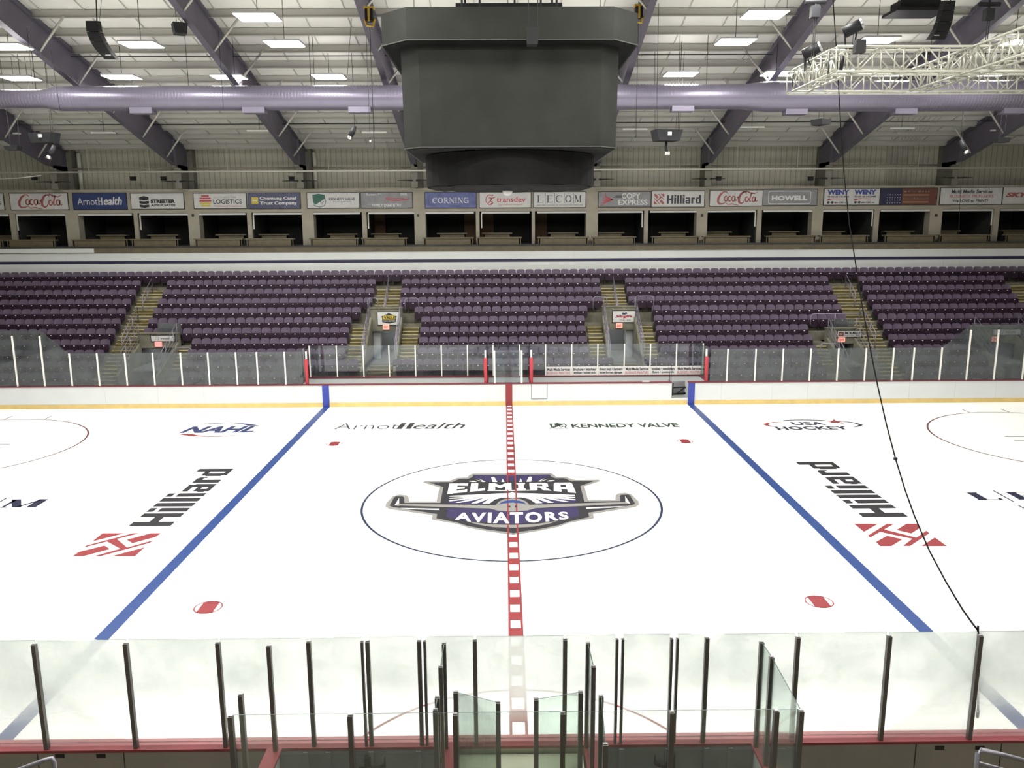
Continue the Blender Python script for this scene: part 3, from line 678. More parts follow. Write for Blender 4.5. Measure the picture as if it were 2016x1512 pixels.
stair('aisle_stairs', 'concrete aisle stairs beside the far right exit tunnel, with pale step edges', 17.47, 18.93, range(1, 12), 'aisle stairs')
stair('aisle_stairs', 'concrete aisle stairs at the right edge of the stands', 27.02, 28.18, range(1, 12), 'aisle stairs')
stair('aisle_stairs', 'short stairs leading down to the top of the left exit tunnel', -7.05, -5.72, range(1, 4), 'aisle stairs')
stair('aisle_stairs', 'short stairs leading down to the top of the right exit tunnel', 5.02, 6.33, range(1, 4), 'aisle stairs')
for nm, x0, x1, r0, st in TUN:
    for j, (a, b_) in enumerate(st):
        side = '' if len(st) == 1 else ('left of ' if j == 0 else 'right of ')
        stair('tunnel_stairs', 'narrow stairs %sthe %s exit tunnel' % (side or 'beside ', nm), a + .03, b_ - .03, range(r0, 9), 'stairs beside the exit tunnels')

# --- tunnels
def portal(nm, x0, x1, r0, ztop, zopen, sign):
    Yf = rowY(r0) + .18 + .0; yfr = 15.4 if abs(x0) < 10 else 14.6
    t = thing('exit_tunnel', 'concrete exit tunnel mouth, %s one in the seating' % nm, 'tunnel entrance', ((x0 + x1) / 2, Yf, TF))
    t['kind'] = 'structure'
    b = MB().use('concrete_pale')
    b.box(x0, x1, Yf, Yf + .25, zopen, ztop); b.box(x0 - .02, x1 + .02, Yf - .04, Yf + .3, ztop, ztop + .06)
    b.build('front_wall', None, t)
    b = MB()
    for x in (x0, x1):       # side walls following the slope of the rows
        s = .12; xa, xb = (x, x + s) if x == x0 else (x - s, x)
        poly = [(Yf, TF - 1.4), (yfr, TF - 1.4), (yfr, max(1.2, rowZ(min(NR - 1, r0 + int((Yf - yfr) / RUN))) + .28)), (Yf, ztop - .45)]
        b.prism(poly, lambda y, z, xa=xa: (xa, y, z), lambda y, z, xb=xb: (xb, y, z))
    b.build('side_wall', 'concrete_pale', t)
    b = MB().use('tunnel'); b.box(x0 + .12, x1 - .12, Yf - 1.2, Yf + 2.6, TF - .1, TF)
    b.box(x0 + .0, x0 + .12, Yf + .25, Yf + 2.6, TF, zopen + .1); b.box(x1 - .12, x1, Yf + .25, Yf + 2.6, TF, zopen + .1); b.box(x0, x1, Yf + .25, Yf + 2.6, zopen, zopen + .1); b.box(x0, x1, Yf + 2.6, Yf + 2.7, TF, zopen + .1)
    b.use('tunnel_light')
    xx = x0 + .12 if nm in ('left',) else x1 - .12
    sgn = 1 if nm == 'left' else -1
    if nm in ('left', 'right'): b.box(min(xx, xx + sgn * .36), max(xx, xx + sgn * .36), Yf + .3, Yf + .75, TF, zopen - .03)
    else: b.box(x0 + .8, x0 + 1.3, Yf + .8, Yf + 1.2, TF, zopen - .03)
    b.build('passage', None, t)
    if nm == 'left' or nm == 'right':
        b = MB().use('tread_yellow')
        for k in range(4): b.box(x0 + .12, x1 - .12, (Yf - 1.2 - (k + 1) * .35) if k < 3 else yfr - .3, Yf - 1.2 - k * .35, TF - .12 * (k + 2), TF - .12 * (k + 1))
        b.use('nosing')
        for k in range(4): b.box(x0 + .12, x1 - .12, Yf - 1.26 - k * .35, Yf - 1.19 - k * .35, TF - .12 * (k + 1) - .03, TF - .12 * (k + 1) + .008)
        b.build('lower_steps', None, t)
    # lit exit sign and advertising sign
    xc = (x0 + x1) / 2
    e = thing('exit_sign', 'small lit EXIT sign over the %s exit tunnel' % nm, 'exit sign', (xc, Yf - .05, zopen + .12))
    ez = zopen + .10 if nm in ('left', 'right') else zopen + .08
    b = MB(); b.box(xc - .16, xc + .16, Yf - .1, Yf, ez, ez + .24); b.build('sign_box', 'exit_glow' if nm != 'far left' else 'exit_glow_red', e)
    if nm != 'far left':
        b = MB(); put_text(b, 'EXIT', rectfn((xc - .11, Yf - .105, ez + .06), (.22, 0, 0), (0, 0, .12)), .03); b.build('lettering', 'sign_red', e)
    return t, Yf
PZ = {'left': (3.88, 2.72), 'right': (3.88, 2.72), 'far left': (2.82, 2.12), 'far right': (2.86, 2.12), 'right corner': (2.9, 2.1)}
YF = {}
for nm, x0, x1, r0, st in TUN:
    _, YF[nm] = portal(nm, x0, x1, r0, *PZ[nm], None)
    t = thing('tunnel_fill_light', 'small ceiling lamp inside the %s exit tunnel' % nm, 'lamp', ((x0 + x1) / 2, YF[nm] + 1.6, PZ[nm][1] - .03))  # unseen light put in so the passage does not go black
    b = MB(); b.box((x0 + x1) / 2 - .3, (x0 + x1) / 2 + .3, YF[nm] + 1.5, YF[nm] + 1.7, PZ[nm][1] - .05, PZ[nm][1] - .01); b.build('fill_slab', 'tunnel_fill_glow', t)
def framed(name, label, px0, py0, px1, py1, Y, bg, group=None, cat='sign', depth=.04, frame=.035):
    """sign on a wall facing the ice, measured from its corners"""
    A, B_ = aY(px0, py0, Y), aY(px1, py1, Y); x0, x1, z0, z1 = A.x, B_.x, B_.z, A.z
    t = thing(name, label, cat, ((x0 + x1) / 2, Y, z0), group)
    b = MB(); b.box(x0, x1, Y - depth, Y, z0, z1); b.build('frame', 'frame_black', t)
    b = MB(); b.box(x0 + frame, x1 - frame, Y - depth - .012, Y - depth, z0 + frame, z1 - frame); b.build('panel', bg, t)
    return t, rectfn((x0 + frame, Y - depth - .016, z0 + frame), (x1 - x0 - 2 * frame, 0, 0), (0, 0, z1 - z0 - 2 * frame)), (x1 - x0 - 2 * frame) / (z1 - z0 - 2 * frame)
t, f, asp = framed('advertising_sign', 'white sign with a yellow and black house mark over the left exit tunnel', 742, 613, 790, 640, YF['left'], 'sign_white')
b = MB().use('frame_black'); b.flat([f(*q) for q in ((.12, .62), (.5, .92), (.88, .62), (.80, .62), (.80, .2), (.5, .08), (.2, .2), (.2, .62))])
f2 = rectfn(f(0, 0) + Vector((0, -.004, 0)), f(1, 0) - f(0, 0), f(0, 1) - f(0, 0)); f3 = rectfn(f(0, 0) + Vector((0, -.008, 0)), f(1, 0) - f(0, 0), f(0, 1) - f(0, 0))
b.use('sign_yellow'); rect2(b, f2, .24, .4, .76, .72); b.use('frame_black'); put_text(b, 'VALU', sub(f3, .27, .44, .73, .68), .04); b.use('sign_textw'); put_text(b, 'HOME CENTERS', sub(f3, .24, .24, .76, .34), .02); b.build('lettering', None, t)
t, f, asp = framed('advertising_sign', 'white sign with slanted red lettering over the right exit tunnel', 1205, 611, 1251, 635, YF['right'], 'sign_white')
b = MB().use('navy'); b.flat([f(*q) for q in ((.4, .72), (.45, .92), (.5, .8), (.6, .92), (.66, .74), (.5, .7))]); stroke(b, [(.12, .4), (.5, .7), (.88, .45)], .05, f, asp)
b.use('sign_red'); put_text(b, 'Sorge\'s', sub(f, .12, .34, .88, .66), .05, .3); b.use('frame_black'); put_text(b, 'I T A L I A N', sub(f, .3, .1, .8, .24), .02, .3); b.build('lettering', None, t)
t, f, asp = framed('advertising_sign', 'narrow white sign with a round mark over the far left exit tunnel', 296.5, 659.5, 346, 672.5, YF['far left'], 'sign_white')
b = MB().use('sign_text'); stroke(b, arc(.26, .5, .07, .32, 60, 330, 14), .05, f, asp); stroke(b, [(.3, .3), (.33, .75)], .08, f, asp); put_text(b, 'transdev', sub(f, .40, .35, .82, .7), .02); b.use('sign_red'); rect2(b, f, .4, .18, .8, .22); b.build('lettering', None, t)
t, f, asp = framed('advertising_sign', 'white sign with bold black lettering and an orange square over the far right exit tunnel', 1647.5, 650.5, 1695.5, 664, YF['far right'], 'sign_white')
b = MB().use('flag_red'); rect2(b, f, .03, .12, .26, .88); b.use('frame_black'); put_text(b, 'BOUILLE', sub(f, .3, .45, .97, .92), .06); put_text(b, 'ELECTRIC, INC.', sub(f, .3, .1, .95, .36), .03); b.use('sign_textw'); rect2(b, rectfn(f(0, 0) + Vector((0, -.004, 0)), f(1, 0) - f(0, 0), f(0, 1) - f(0, 0)), .1, .42, .2, .58); b.build('lettering', None, t)
t, f, asp = framed('advertising_sign', 'pale sign with a round mark seen through the tall corner glass on the right', 1954, 647, 2009, 660, YF['right corner'], 'sign_white')
b = MB().use('sign_text'); stroke(b, arc(.3, .5, .07, .32, 60, 330, 14), .05, f, asp); stroke(b, [(.34, .3), (.37, .75)], .08, f, asp); put_text(b, 'transdev', sub(f, .44, .35, .82, .7), .02); b.build('lettering', None, t)

# --- railings
def rail(name, label, pts_list, r=.02, mt='rail_lavender', group=None, names=None):
    t = thing(name, label, 'railing', pts_list[0][0], group)
    for k, pts in enumerate(pts_list):
        bb = MB(); bb.tube(pts, r, 6); bb.build((names or ['handrail'] + ['rail_post'] * 40)[k], mt, t, True)
    return t
def aisle_rail(label, x, i0, i1, dx=0):
    P = lambda i, h: (x + dx * (i - i0), rowY(i) - .1, rowZ(i) + h)
    L = [[P(i0, .12), P(i0, .95), P(i1, .95), P(i1, .05)], [P(i0, .6), P(i1, .6)]]
    for k in range(i0 + 1, i1): L.append([P(k, 0), P(k, .93)])
    rail('aisle_railing', label, L, .022, group='pipe railings on the aisles', names=['handrail', 'mid_rail'] + ['rail_post'] * 20)
aisle_rail('upper pipe railing in the far left aisle', -19.1, 1, 3); aisle_rail('lower pipe railing in the far left aisle', -19.1, 4, 7)
aisle_rail('upper pipe railing in the far right aisle', 18.3, 1, 3); aisle_rail('lower pipe railing in the far right aisle', 18.3, 4, 7)
aisle_rail('pipe railing in the short stairs above the left exit tunnel', -6.4, 1, 4); aisle_rail('pipe railing in the short stairs above the right exit tunnel', 5.7, 1, 4)
for nm, x0, x1, r0, st in TUN:
    for x, sd in ((x0 + .05, 'left'), (x1 - .05, 'right')):
        ye, n = (15.7 if abs(x0) < 10 else 14.8), 5; ya = YF[nm]; zb = PZ[nm][0] - .4; ze = 1.5 if abs(x0) < 10 else 1.0
        L = []
        for h in (.95, .65, .4, .18): L.append([(x, ya, zb + h), (x, ye, ze + h)])
        for k in range(n + 1): y = ya + (ye - ya) * k / n; z = zb + (ze - zb) * k / n; L.append([(x, y, z), (x, y, z + .95)])
        rail('tunnel_railing', 'sloping multi-bar railing on the %s side of the %s exit tunnel' % (sd, nm), L, .013, group='sloping railings on the exit tunnels', names=['handrail', 'bar', 'bar', 'bar'] + ['rail_post'] * 8)
def hoop(label, px0, px1, pyt, pyb, Y, mid=False):
    a, c = aY(px0, pyt, Y), aY(px1, pyt, Y); zb = aY(px0, pyb, Y).z; r = .12
    L = [[(a.x, Y, zb), (a.x, Y, a.z - r), (a.x + r * .4, Y, a.z - r * .3), (a.x + r, Y, a.z), (c.x - r, Y, a.z), (c.x - r * .4, Y, a.z - r * .3), (c.x, Y, a.z - r), (c.x, Y, zb)]]
    if mid: L.append([((a.x + c.x) / 2, Y, zb), ((a.x + c.x) / 2, Y, a.z)])
    rail('hoop_railing', label, L, .022, group='square hoop railings at the tunnels', names=['hoop', 'rail_post'])
hoop('hoop railing left of the stairs above the left exit tunnel', 723.5, 743.5, 587, 611, 18.95)
hoop('hoop railing right of the stairs above the left exit tunnel', 797, 824, 587, 611, 18.95)
hoop('hoop railing left of the stairs above the right exit tunnel', 1168, 1194.5, 584, 608, 18.95)
hoop('hoop railing right of the stairs above the right exit tunnel', 1250, 1287, 583, 610, 18.95)
hoop('long hoop railing above the far right exit tunnel', 1597, 1692, 618, 640, 17.5, True)
hoop('low hoop railing right of the far left exit tunnel', 344, 376, 684.5, 697, 15.9)
hoop('low hoop railing left of the far right exit tunnel', 1616, 1650, 676, 690, 15.9)
pane('guard_glass', 'grey glass guard in front of three seats over the far left exit tunnel', 'glass guard', (aY(311, 650, 17.6).x, 17.6), (aY(357, 650, 17.6).x, 17.6), 2.75, aY(320, 636, 17.6).z, 'glass_far', None)
pane('guard_glass', 'grey glass guard over the far right exit tunnel', 'glass guard', (aY(1633, 650, 17.6).x, 17.6), (aY(1681, 650, 17.6).x, 17.6), 2.75, aY(1640, 627, 17.6).z, 'glass_far', None)

# --- the seats
def seat_meshes():
    back = MB(); nx, nz = 6, 4; front = []; rear = []
    hw = .232
    prof = [(0, .40), (.02, .56), (.055, .72), (.085, .855)]
    for j, (y, z) in enumerate(prof):
        for i in range(nx + 1):
            u = -1 + 2 * i / nx
            cut = 0
            if j == nz - 1: cut = .05 * max(0, abs(u) - .65) / .35
            x = u * hw * (1 - (.06 if j == 0 else 0) - (.07 if j == nz - 1 else 0)); dy = .035 * (1 - u * u)
            front.append((x, y + dy - .02, z - cut)); rear.append((x * 1.0, y + dy + .012, z - cut))
    v = front + rear; n = len(front); f = []
    for j in range(nz - 1):
        for i in range(nx):
            a = j * (nx + 1) + i
            f.append((a, a + 1, a + nx + 2, a + nx + 1)); f.append((n + a + 1, n + a, n + a + nx + 1, n + a + nx + 2))
    edge = list(range(nx + 1)) + [j * (nx + 1) + nx for j in range(1, nz)] + [(nz - 1) * (nx + 1) + i for i in range(nx - 1, -1, -1)] + [j * (nx + 1) for j in range(nz - 2, 0, -1)]
    for k in range(len(edge)): a, c = edge[k], edge[(k + 1) % len(edge)]; f.append((c, a, n + a, n + c))
    back.add(v, f)
    pan = MB()
    outl = [(-.2, .28), (-.22, .38), (-.22, .57), (-.2, .61), (.2, .61), (.22, .57), (.22, .38), (.2, .28), (.13, .24), (-.13, .24)]
    pan.prism(outl, lambda x, z: (x, -.15 + (z - .3) * .18, z), lambda x, z: (x * .94, -.075 + (z - .3) * .16, z - .01))
    dot = MB(); dot.prism([(.034 * math.cos(a * math.pi / 4), .021 * math.sin(a * math.pi / 4)) for a in range(8)], lambda x, z: (x, -.112, .55 + z), lambda x, z: (x, -.09, .55 + z))
    iron = MB(); iron.box(-.24, -.205, -.06, .03, .0, .42); iron.box(-.24, -.205, -.14, .03, .40, .44)
    return back, pan, dot, iron
sb, sp_, sd_, si_ = seat_meshes()
def mesh_of(mb, name, mt):
    o = mb.build(name, mt, None, False); me = o.data; bpy.data.objects.remove(o); return me
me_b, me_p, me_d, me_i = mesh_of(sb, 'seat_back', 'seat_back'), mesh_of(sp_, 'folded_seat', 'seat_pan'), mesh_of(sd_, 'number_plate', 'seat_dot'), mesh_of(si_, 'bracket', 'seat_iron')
seats = []
for i in range(NR):
    for nm, a, b_ in seat_spans(i):
        n = max(1, int((b_ - a) / .485 + .3)); p = (b_ - a) / n
        for k in range(n):
            x = a + p * (k + .5); px, py = pix((x, rowY(i), rowZ(i) + .7)); seats.append((i, nm, k + 1, x, p, -6 < px < 2022, n))
order = {9: 0, 8: 1, 7: 2, 10: 3, 6: 4}
cand = sorted([s for s in seats if s[5] and s[0] in order], key=lambda s: (order[s[0]], abs(s[3])))[:300]
chosen = set((s[0], s[1], s[2]) for s in cand)
SECT = {'far left': 'leftmost', 'left': 'left middle', 'centre': 'centre', 'right': 'right middle', 'far right': 'rightmost', 'corner': 'right corner'}
first = None
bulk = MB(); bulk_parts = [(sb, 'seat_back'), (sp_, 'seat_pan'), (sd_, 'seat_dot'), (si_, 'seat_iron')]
vis0 = {}
for s in seats:
    if s[5]: vis0.setdefault((s[0], s[1]), s[2])
for i, nm, k, x, p, vis, n in seats:
    y, z = rowY(i), rowZ(i)
    if (i, nm, k) in chosen:
        kk = k - vis0[(i, nm)] + 1
        lab = 'purple folding seat, %s from left, %s row from the top, %s section' % (nth(kk), nth(i + 1), SECT[nm])
        if first is None:
            r = thing('stadium_seat', lab, 'seat', (0, 0, 0), 'purple folding stadium seats')
            kids = []
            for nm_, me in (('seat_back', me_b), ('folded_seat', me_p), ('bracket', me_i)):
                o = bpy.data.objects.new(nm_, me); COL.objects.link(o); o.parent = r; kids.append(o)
            kids[1]['label'] = 'darker folded seat bottom'
            o = bpy.data.objects.new('number_plate', me_d); COL.objects.link(o); o.parent = kids[1]; o['label'] = 'small pale number plate'
            first = r
        else:
            r = first.copy(); COL.objects.link(r); r['label'] = lab
            for ch in kids:
                c = ch.copy(); COL.objects.link(c); c.parent = r
                for g in ch.children: d = g.copy(); COL.objects.link(d); d.parent = c
        r.location = (x, y, z); r.scale = (p / .46 if p < .46 else 1, 1, 1)
    else:
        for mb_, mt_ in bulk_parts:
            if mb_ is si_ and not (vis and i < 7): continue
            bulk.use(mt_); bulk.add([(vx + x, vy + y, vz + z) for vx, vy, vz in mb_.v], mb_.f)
tag(bulk.build('stadium_seat'), 'remaining purple folding seats filling the upper rows and the outer rows of the stands', 'seats', kind='stuff')

# ================================================================== FASCIA BAND AND SUITES
FY = 22.85
zT, zB_ = aY(1000, 494, FY).z, 4.6
b = MB().use('fascia'); b.box(-33, 33, FY, FY + .15, zB_, zT); b.use('fascia_line'); l0, l1 = aY(1000, 515.5, FY).z, aY(1000, 509.5, FY).z; b.box(-33, 33, FY - .006, FY, l0, l1)
b.use('sign_white')
for px in (130, 740, 1130, 1260, 1858, 1890): x = aY(px, 510, FY).x; b.box(x - .008, x + .008, FY - .004, FY, zB_, zT)
struct(b.build('trim_1'))
b = MB(); b.box(-33, 33, FY - .05, FY + .25, zT, aY(1000, 484.5, FY).z); struct(b.build('trim_2', 'ledge'))
b = MB(); x1 = aY(186, 490, FY).x; b.box(-33, x1, FY - .1, FY - .05, aY(100, 498, FY).z, aY(100, 489.5, FY).z)
tag(b.build('cable_tray', 'fascia'), 'white rail fixed along the left end of the balcony ledge', 'rail')
SY = 24.2
zS0, zS1 = aY(1000, 412, SY).z, aY(1000, 374, SY).z       # sign band
zfl = zT + .35
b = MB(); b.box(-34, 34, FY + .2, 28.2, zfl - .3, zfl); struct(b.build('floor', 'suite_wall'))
hd = MB(); zl = aY(1000, 416, SY).z
hd.box(-34, 34, SY, SY + .25, zl, zS1 + .02); hd.box(-34, 34, SY - .05, 25.6, zS1, zS1 + .12); struct(hd.build('trim_3', 'beige'))
WP = [(-88, -58), (130, 155), (371, 393), (595, 618), (816, 838), (1154, 1177), (1371, 1392), (1598, 1619), (1829, 1853), (2060, 2085)]
TP = [(-210, -202), (20, 31), (264, 272), (487, 496), (713, 722), (937, 944), (1047, 1053), (1268, 1276), (1490, 1499), (1720, 1730), (1955, 1966), (2180, 2190)]
XW = []; k = 0
for n, (a, c) in enumerate(WP):
    x0, x1 = aY(a, 440, SY).x, aY(c, 440, SY).x; XW.append((x0 + x1) / 2)
    b = MB(); b.box(x0, x1, SY - .02, SY + .6, zfl, zl); o = b.build('suite_pillar', 'beige'); tag(o, 'wide beige pillar between the suites, %s from the left' % nth(max(1, n)), 'pillar', 'wide beige suite pillars')
for n, (a, c) in enumerate(TP):
    x0, x1 = aY(a, 440, SY).x, aY(c, 440, SY).x; XW.append((x0 + x1) / 2)
    b = MB(); b.box(x0, x1, SY - .0, SY + .15, zfl, zl); o = b.build('suite_post', 'beige'); tag(o, 'slim beige post in the suite front, %s from the left' % nth(max(1, n)), 'post', 'slim beige suite posts')
XW.sort()
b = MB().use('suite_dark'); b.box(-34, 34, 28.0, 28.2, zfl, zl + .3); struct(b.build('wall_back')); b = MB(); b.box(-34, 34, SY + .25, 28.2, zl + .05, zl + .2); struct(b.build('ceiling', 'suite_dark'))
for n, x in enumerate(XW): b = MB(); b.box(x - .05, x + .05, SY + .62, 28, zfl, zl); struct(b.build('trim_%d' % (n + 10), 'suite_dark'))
# window heads: white roller housings, side jambs
for n in range(len(XW) - 1):
    x0, x1 = XW[n] + .22, XW[n + 1] - .22
    pc = pix(((x0 + x1) / 2, SY, zl))[0]
    if not -80 < pc < 2090: continue
    ordn = nth(sum(1 for q in range(n + 1) if pix(((XW[q] + XW[q + 1]) / 2, SY, zl))[0] > -80))
    t = thing('suite_window_frame', 'pale window head and side rail of the suite opening, %s from the left' % ordn, 'window frame', ((x0 + x1) / 2, SY, zl - .1), 'suite window frames')
    b = MB(); b.box(x0, x1, SY + .02, SY + .12, zl - .12, zl - .02); b.build('window_head', 'sign_white', t)
    xs_ = x0 if pc < 1008 else x1
    b = MB(); b.box(xs_ - .03, xs_ + .03, SY + .05, SY + .1, zfl + .9, zl - .1); b.build('side_rail', 'pipe_white', t)
    # counters: front and rear drink rails
    z1 = aY(1000, 466.5, 23.6).z; z0 = zfl
    off = .55 if (n % 2) else 0
    xa, xb = (x0 - .3 + off * .5, x1 - .45 + off * .8)
    t = thing('suite_counter', 'front brown counter in the suite, %s from the left' % ordn, 'counter', ((xa + xb) / 2, 23.6, z0), 'front suite counters')
    b = MB(); b.box(xa, xb, 23.42, 23.8, z1 - .07, z1); b.build('counter_top', 'counter', t); b = MB(); b.box(xa + .05, xb - .05, 23.5, 23.55, z1 - .42, z1 - .07); b.build('front_board', 'counter', t)
    b = MB(); b.box(xa + .1, xa + .16, 23.5, 23.75, z0, z1 - .07); b.box(xb - .16, xb - .1, 23.5, 23.75, z0, z1 - .07); b.build('support', 'seat_iron', t)
    z2 = aY(1000, 458, 25.2).z; xa2, xb2 = (x0 + off * 1.2, x0 + 1.75 + off * 1.2)
    t = thing('suite_counter', 'rear brown counter in the suite, %s from the left' % ordn, 'counter', ((xa2 + xb2) / 2, 25.2, z0), 'rear suite counters')
    b = MB(); b.box(xa2, xb2, 25.0, 25.4, z2 - .07, z2); b.build('counter_top', 'counter', t); b = MB(); b.box(xa2 + .1, xb2 - .1, 25.1, 25.15, z2 - .32, z2 - .07); b.build('front_board', 'counter', t)
    b = MB(); b.box(xa2 + .1, xa2 + .16, 25.1, 25.3, z0, z2 - .07); b.box(xb2 - .16, xb2 - .1, 25.1, 25.3, z0, z2 - .07); b.build('support', 'seat_iron', t)
for px, q in ((73, 'leftmost suites'), (745, 'suite under the family dentistry sign'), (928, 'suite left of the middle, beside the slim post'), (958, 'suite below the small running-figure sign'), (1063, 'suite under the spaced serif lettering'), (1922, 'right suites under the printers sign')):
    p = aY(px, 445, 27.6); b = MB(); b.box(p.x - .42, p.x + .42, 27.55, 27.9, zfl, min(zfl + 1.9, zl))
    tag(b.build('wooden_cupboard', 'wood_orange'), 'dim orange wooden door panel inside the ' + q, 'cupboard')
for px in (380, 823, 1382, 1843):
    p = aY(px, 424, SY - .05); b = MB(); b.box(p.x - .05, p.x + .05, SY - .12, SY - .02, p.z - .06, p.z + .06); tag(b.build('junction_box', 'frame_black'), 'tiny dark box on the wide suite pillar ' + {380: 'right of the stacked block sign', 823: 'just left of the scoreboard', 1382: 'right of the red emblem sign', 1843: 'left of the printers sign'}[px], 'box')

# --- signs over the suites
SG = SY - .02
def sg(x0, x1, y0, y1, bg, label): return framed('advertising_sign', label, x0, y0, x1, y1, SG, bg, 'advertising signs over the suites')
def script(mb, f, asp):
    """flowing two-word script drawn with a broad pen"""
    S = lambda pts, w_: stroke(mb, pts, [q * 1.35 for q in w_] if isinstance(w_, list) else w_ * 1.4, f, asp)
    n = 17
    thick = [.04 + .09 * math.sin(math.pi * i / (n - 1)) for i in range(n)]
    S([(.30, .80), (.27, .95), (.21, .97), (.14, .80), (.09, .5), (.085, .25), (.12, .1), (.19, .12), (.25, .2)], [.03, .05, .07, .12, .14, .13, .1, .06, .03])
    S([(.25, .2), (.3, .06), (.4, .1), (.5, .02), (.55, .0)], [.02, .05, .06, .04, .01])
    for cx in (.255, .42): S(arc(cx, .47, .035, .17, 60, 400, 14), .07)
    S(arc(.335, .47, .035, .17, 50, 320, 10), .07)
    S([(.455, .66), (.45, .4), (.475, .32), (.5, .42)], .06); S([(.5, .55), (.535, .58)], .08)
    S([(.70, .78), (.69, .94), (.64, .97), (.58, .8), (.54, .5), (.545, .25), (.59, .12), (.64, .2), (.66, .35)], [.03, .05, .07, .12, .14, .13, .1, .06, .03])
    S([(.60, .75), (.63, .93), (.72, .98), (.8, .85), (.88, .82), (.95, .95)], [.02, .05, .08, .07, .05, .02])
    S(arc(.715, .42, .035, .17, 60, 400, 14), .07)
    S([(.82, .92), (.775, .45), (.78, .25), (.81, .3)], .07)
    S(arc(.865, .42, .035, .17, 60, 400, 14), .07); S([(.905, .6), (.90, .35), (.925, .25), (.945, .35)], .06)
def cola(x0, x1, y0, y1, lab):
    t, f, asp = sg(x0, x1, y0, y1, 'sign_white', lab); b = MB(); script(b, sub(f, .08, .03, .95, .95), asp * .92 / .92); b.build('lettering', 'cola_red', t)
cola(18, 137, 380, 413.5, 'white sign with red script lettering near the left edge above the suites')
cola(1397, 1501, 374, 406, 'white sign with red script lettering right of the scoreboard above the suites')
t, f, asp = sg(-60, 11, 380, 414, 'sign_white', 'white sign cut off by the left edge of the photo')
b = MB(); put_text(b, 'CHEMUNG', sub(f, .2, .3, .93, .5), .02); b.build('lettering', 'sign_text', t)
t, f, asp = sg(142, 252, 380, 413, 'sign_blue', 'deep blue sign with white lettering above the suites')
b = MB(); put_text(b, 'Arnot', sub(f, .08, .28, .46, .72), -.005); f2 = sub(f, .465, .27, .56, .74); stroke(b, [(.2, 0), (.2, 1)], .16, f2, .8); stroke(b, [(.8, 0), (.8, 1)], .16, f2, .8); stroke(b, [(.2, .5), (.8, .5)], .08, f2, .8)
for q in (0.03, .97): stroke(b, [(0, q), (.4, q)], .06, f2, .8); stroke(b, [(.6, q), (1, q)], .06, f2, .8)
put_text(b, 'ealth', sub(f, .575, .27, .92, .78), .02, .25); b.build('lettering', 'sign_textw', t)
t, f, asp = sg(256, 364.5, 380, 412, 'sign_white', 'white sign with a stacked black block mark above the suites')
b = MB()
for k in range(3): z = .12 + .24 * k; b.flat([f(*q) for q in ((.16, z), (.25, z - .06), (.34, z), (.34, z + .16), (.25, z + .24 if k == 2 else z + .12), (.16, z + .16))])
put_text(b, 'STREETER', sub(f, .37, .36, .84, .62), .07); put_text(b, 'ASSOCIATES', sub(f, .37, .16, .84, .3), .05); b.build('lettering', 'frame_black', t)
t, f, asp = sg(380, 487, 380, 411, 'sign_white', 'white sign with a striped globe mark above the suites')
b = MB()
for k, c in enumerate(('sign_yellow', 'sign_yellow', 'sign_red', 'sign_red', 'sign_red')):
    z = .12 + .165 * k; hw_ = .115 * math.sqrt(max(.1, 1 - ((z + .07 - .5) / .45) ** 2)); b.use(c); rect2(b, f, .22 - hw_, z, .22 + hw_, z + .11)
b.use('sign_grey'); put_text(b, 'SOUTHERN TIER', sub(f, .38, .68, .82, .8), .01); b.use('sign_text'); put_text(b, 'LOGISTICS', sub(f, .37, .3, .92, .6), .02); b.use('sign_red'); put_text(b, 'Warehousing & Transportation', sub(f, .38, .08, .92, .2), .01); b.build('lettering', None, t)
t, f, asp = sg(487.5, 593, 379.5, 411, 'sign_dkblue', 'slate blue sign with two lines of pale lettering above the suites')
b = MB().use('sign_yellow'); rect2(b, f, .06, .3, .19, .74); b.use('sign_textw'); rect2(b, rectfn(f(0, 0) + Vector((0, -.004, 0)), f(1, 0) - f(0, 0), f(0, 1) - f(0, 0)), .08, .48, .17, .56); put_text(b, 'Chemung Canal', sub(f, .22, .5, .93, .78), .03); put_text(b, 'Trust Company', sub(f, .22, .18, .94, .46), .03); b.build('lettering', None, t)
t, f, asp = sg(603.5, 709, 379, 410, 'sign_white', 'white sign with a green shield mark above the suites')
b = MB().use('sign_green'); b.flat([f(*q) for q in ((.1, .88), (.22, .95), (.34, .88), (.33, .6), (.15, .2), (.11, .4))]); stroke(b, [(.33, .8), (.35, .4), (.33, .15), (.23, .05), (.13, .15), (.12, .3)], .05, f, asp); stroke(b, [(.25, .45), (.28, .22), (.31, .45)], .05, f, asp); b.use('sign_text'); put_text(b, 'KENNEDY VALVE', sub(f, .42, .5, .92, .68), .02); put_text(b, 'Division of McWane', sub(f, .5, .38, .85, .44)); b.build('lettering', None, t)
t, f, asp = sg(709.5, 813, 378.5, 410, 'sign_grey', 'grey sign with white lettering and a red streak above the suites')
b = MB().use('sign_textw'); put_text(b, 'FAMILY DENTISTRY', sub(f, .21, .07, .79, .27), .02); put_text(b, 'DDS', sub(f, .78, .82, .9, .96), .02); put_text(b, 'Susan M.', sub(f, .1, .82, .42, .96), .01); b.use('sign_red'); stroke(b, [(.48, .62), (.6, .5), (.75, .48), (.95, .6)], .07, f, asp); stroke(b, [(.5, .68), (.7, .6), (.85, .62)], .04, f, asp); b.build('lettering', None, t)
t, f, asp = sg(836, 938.5, 378, 410, 'sign_lav', 'periwinkle banner with spaced white serif lettering above the suites')
b = MB(); put_serif(b, 'CORNING', sub(f, .14, .3, .86, .66), asp * .72 / .36, .1); b.build('lettering', 'sign_textw', t)
t, f, asp = sg(943, 1046, 378, 409.5, 'sign_white', 'white sign with a small running figure mark above the suites')
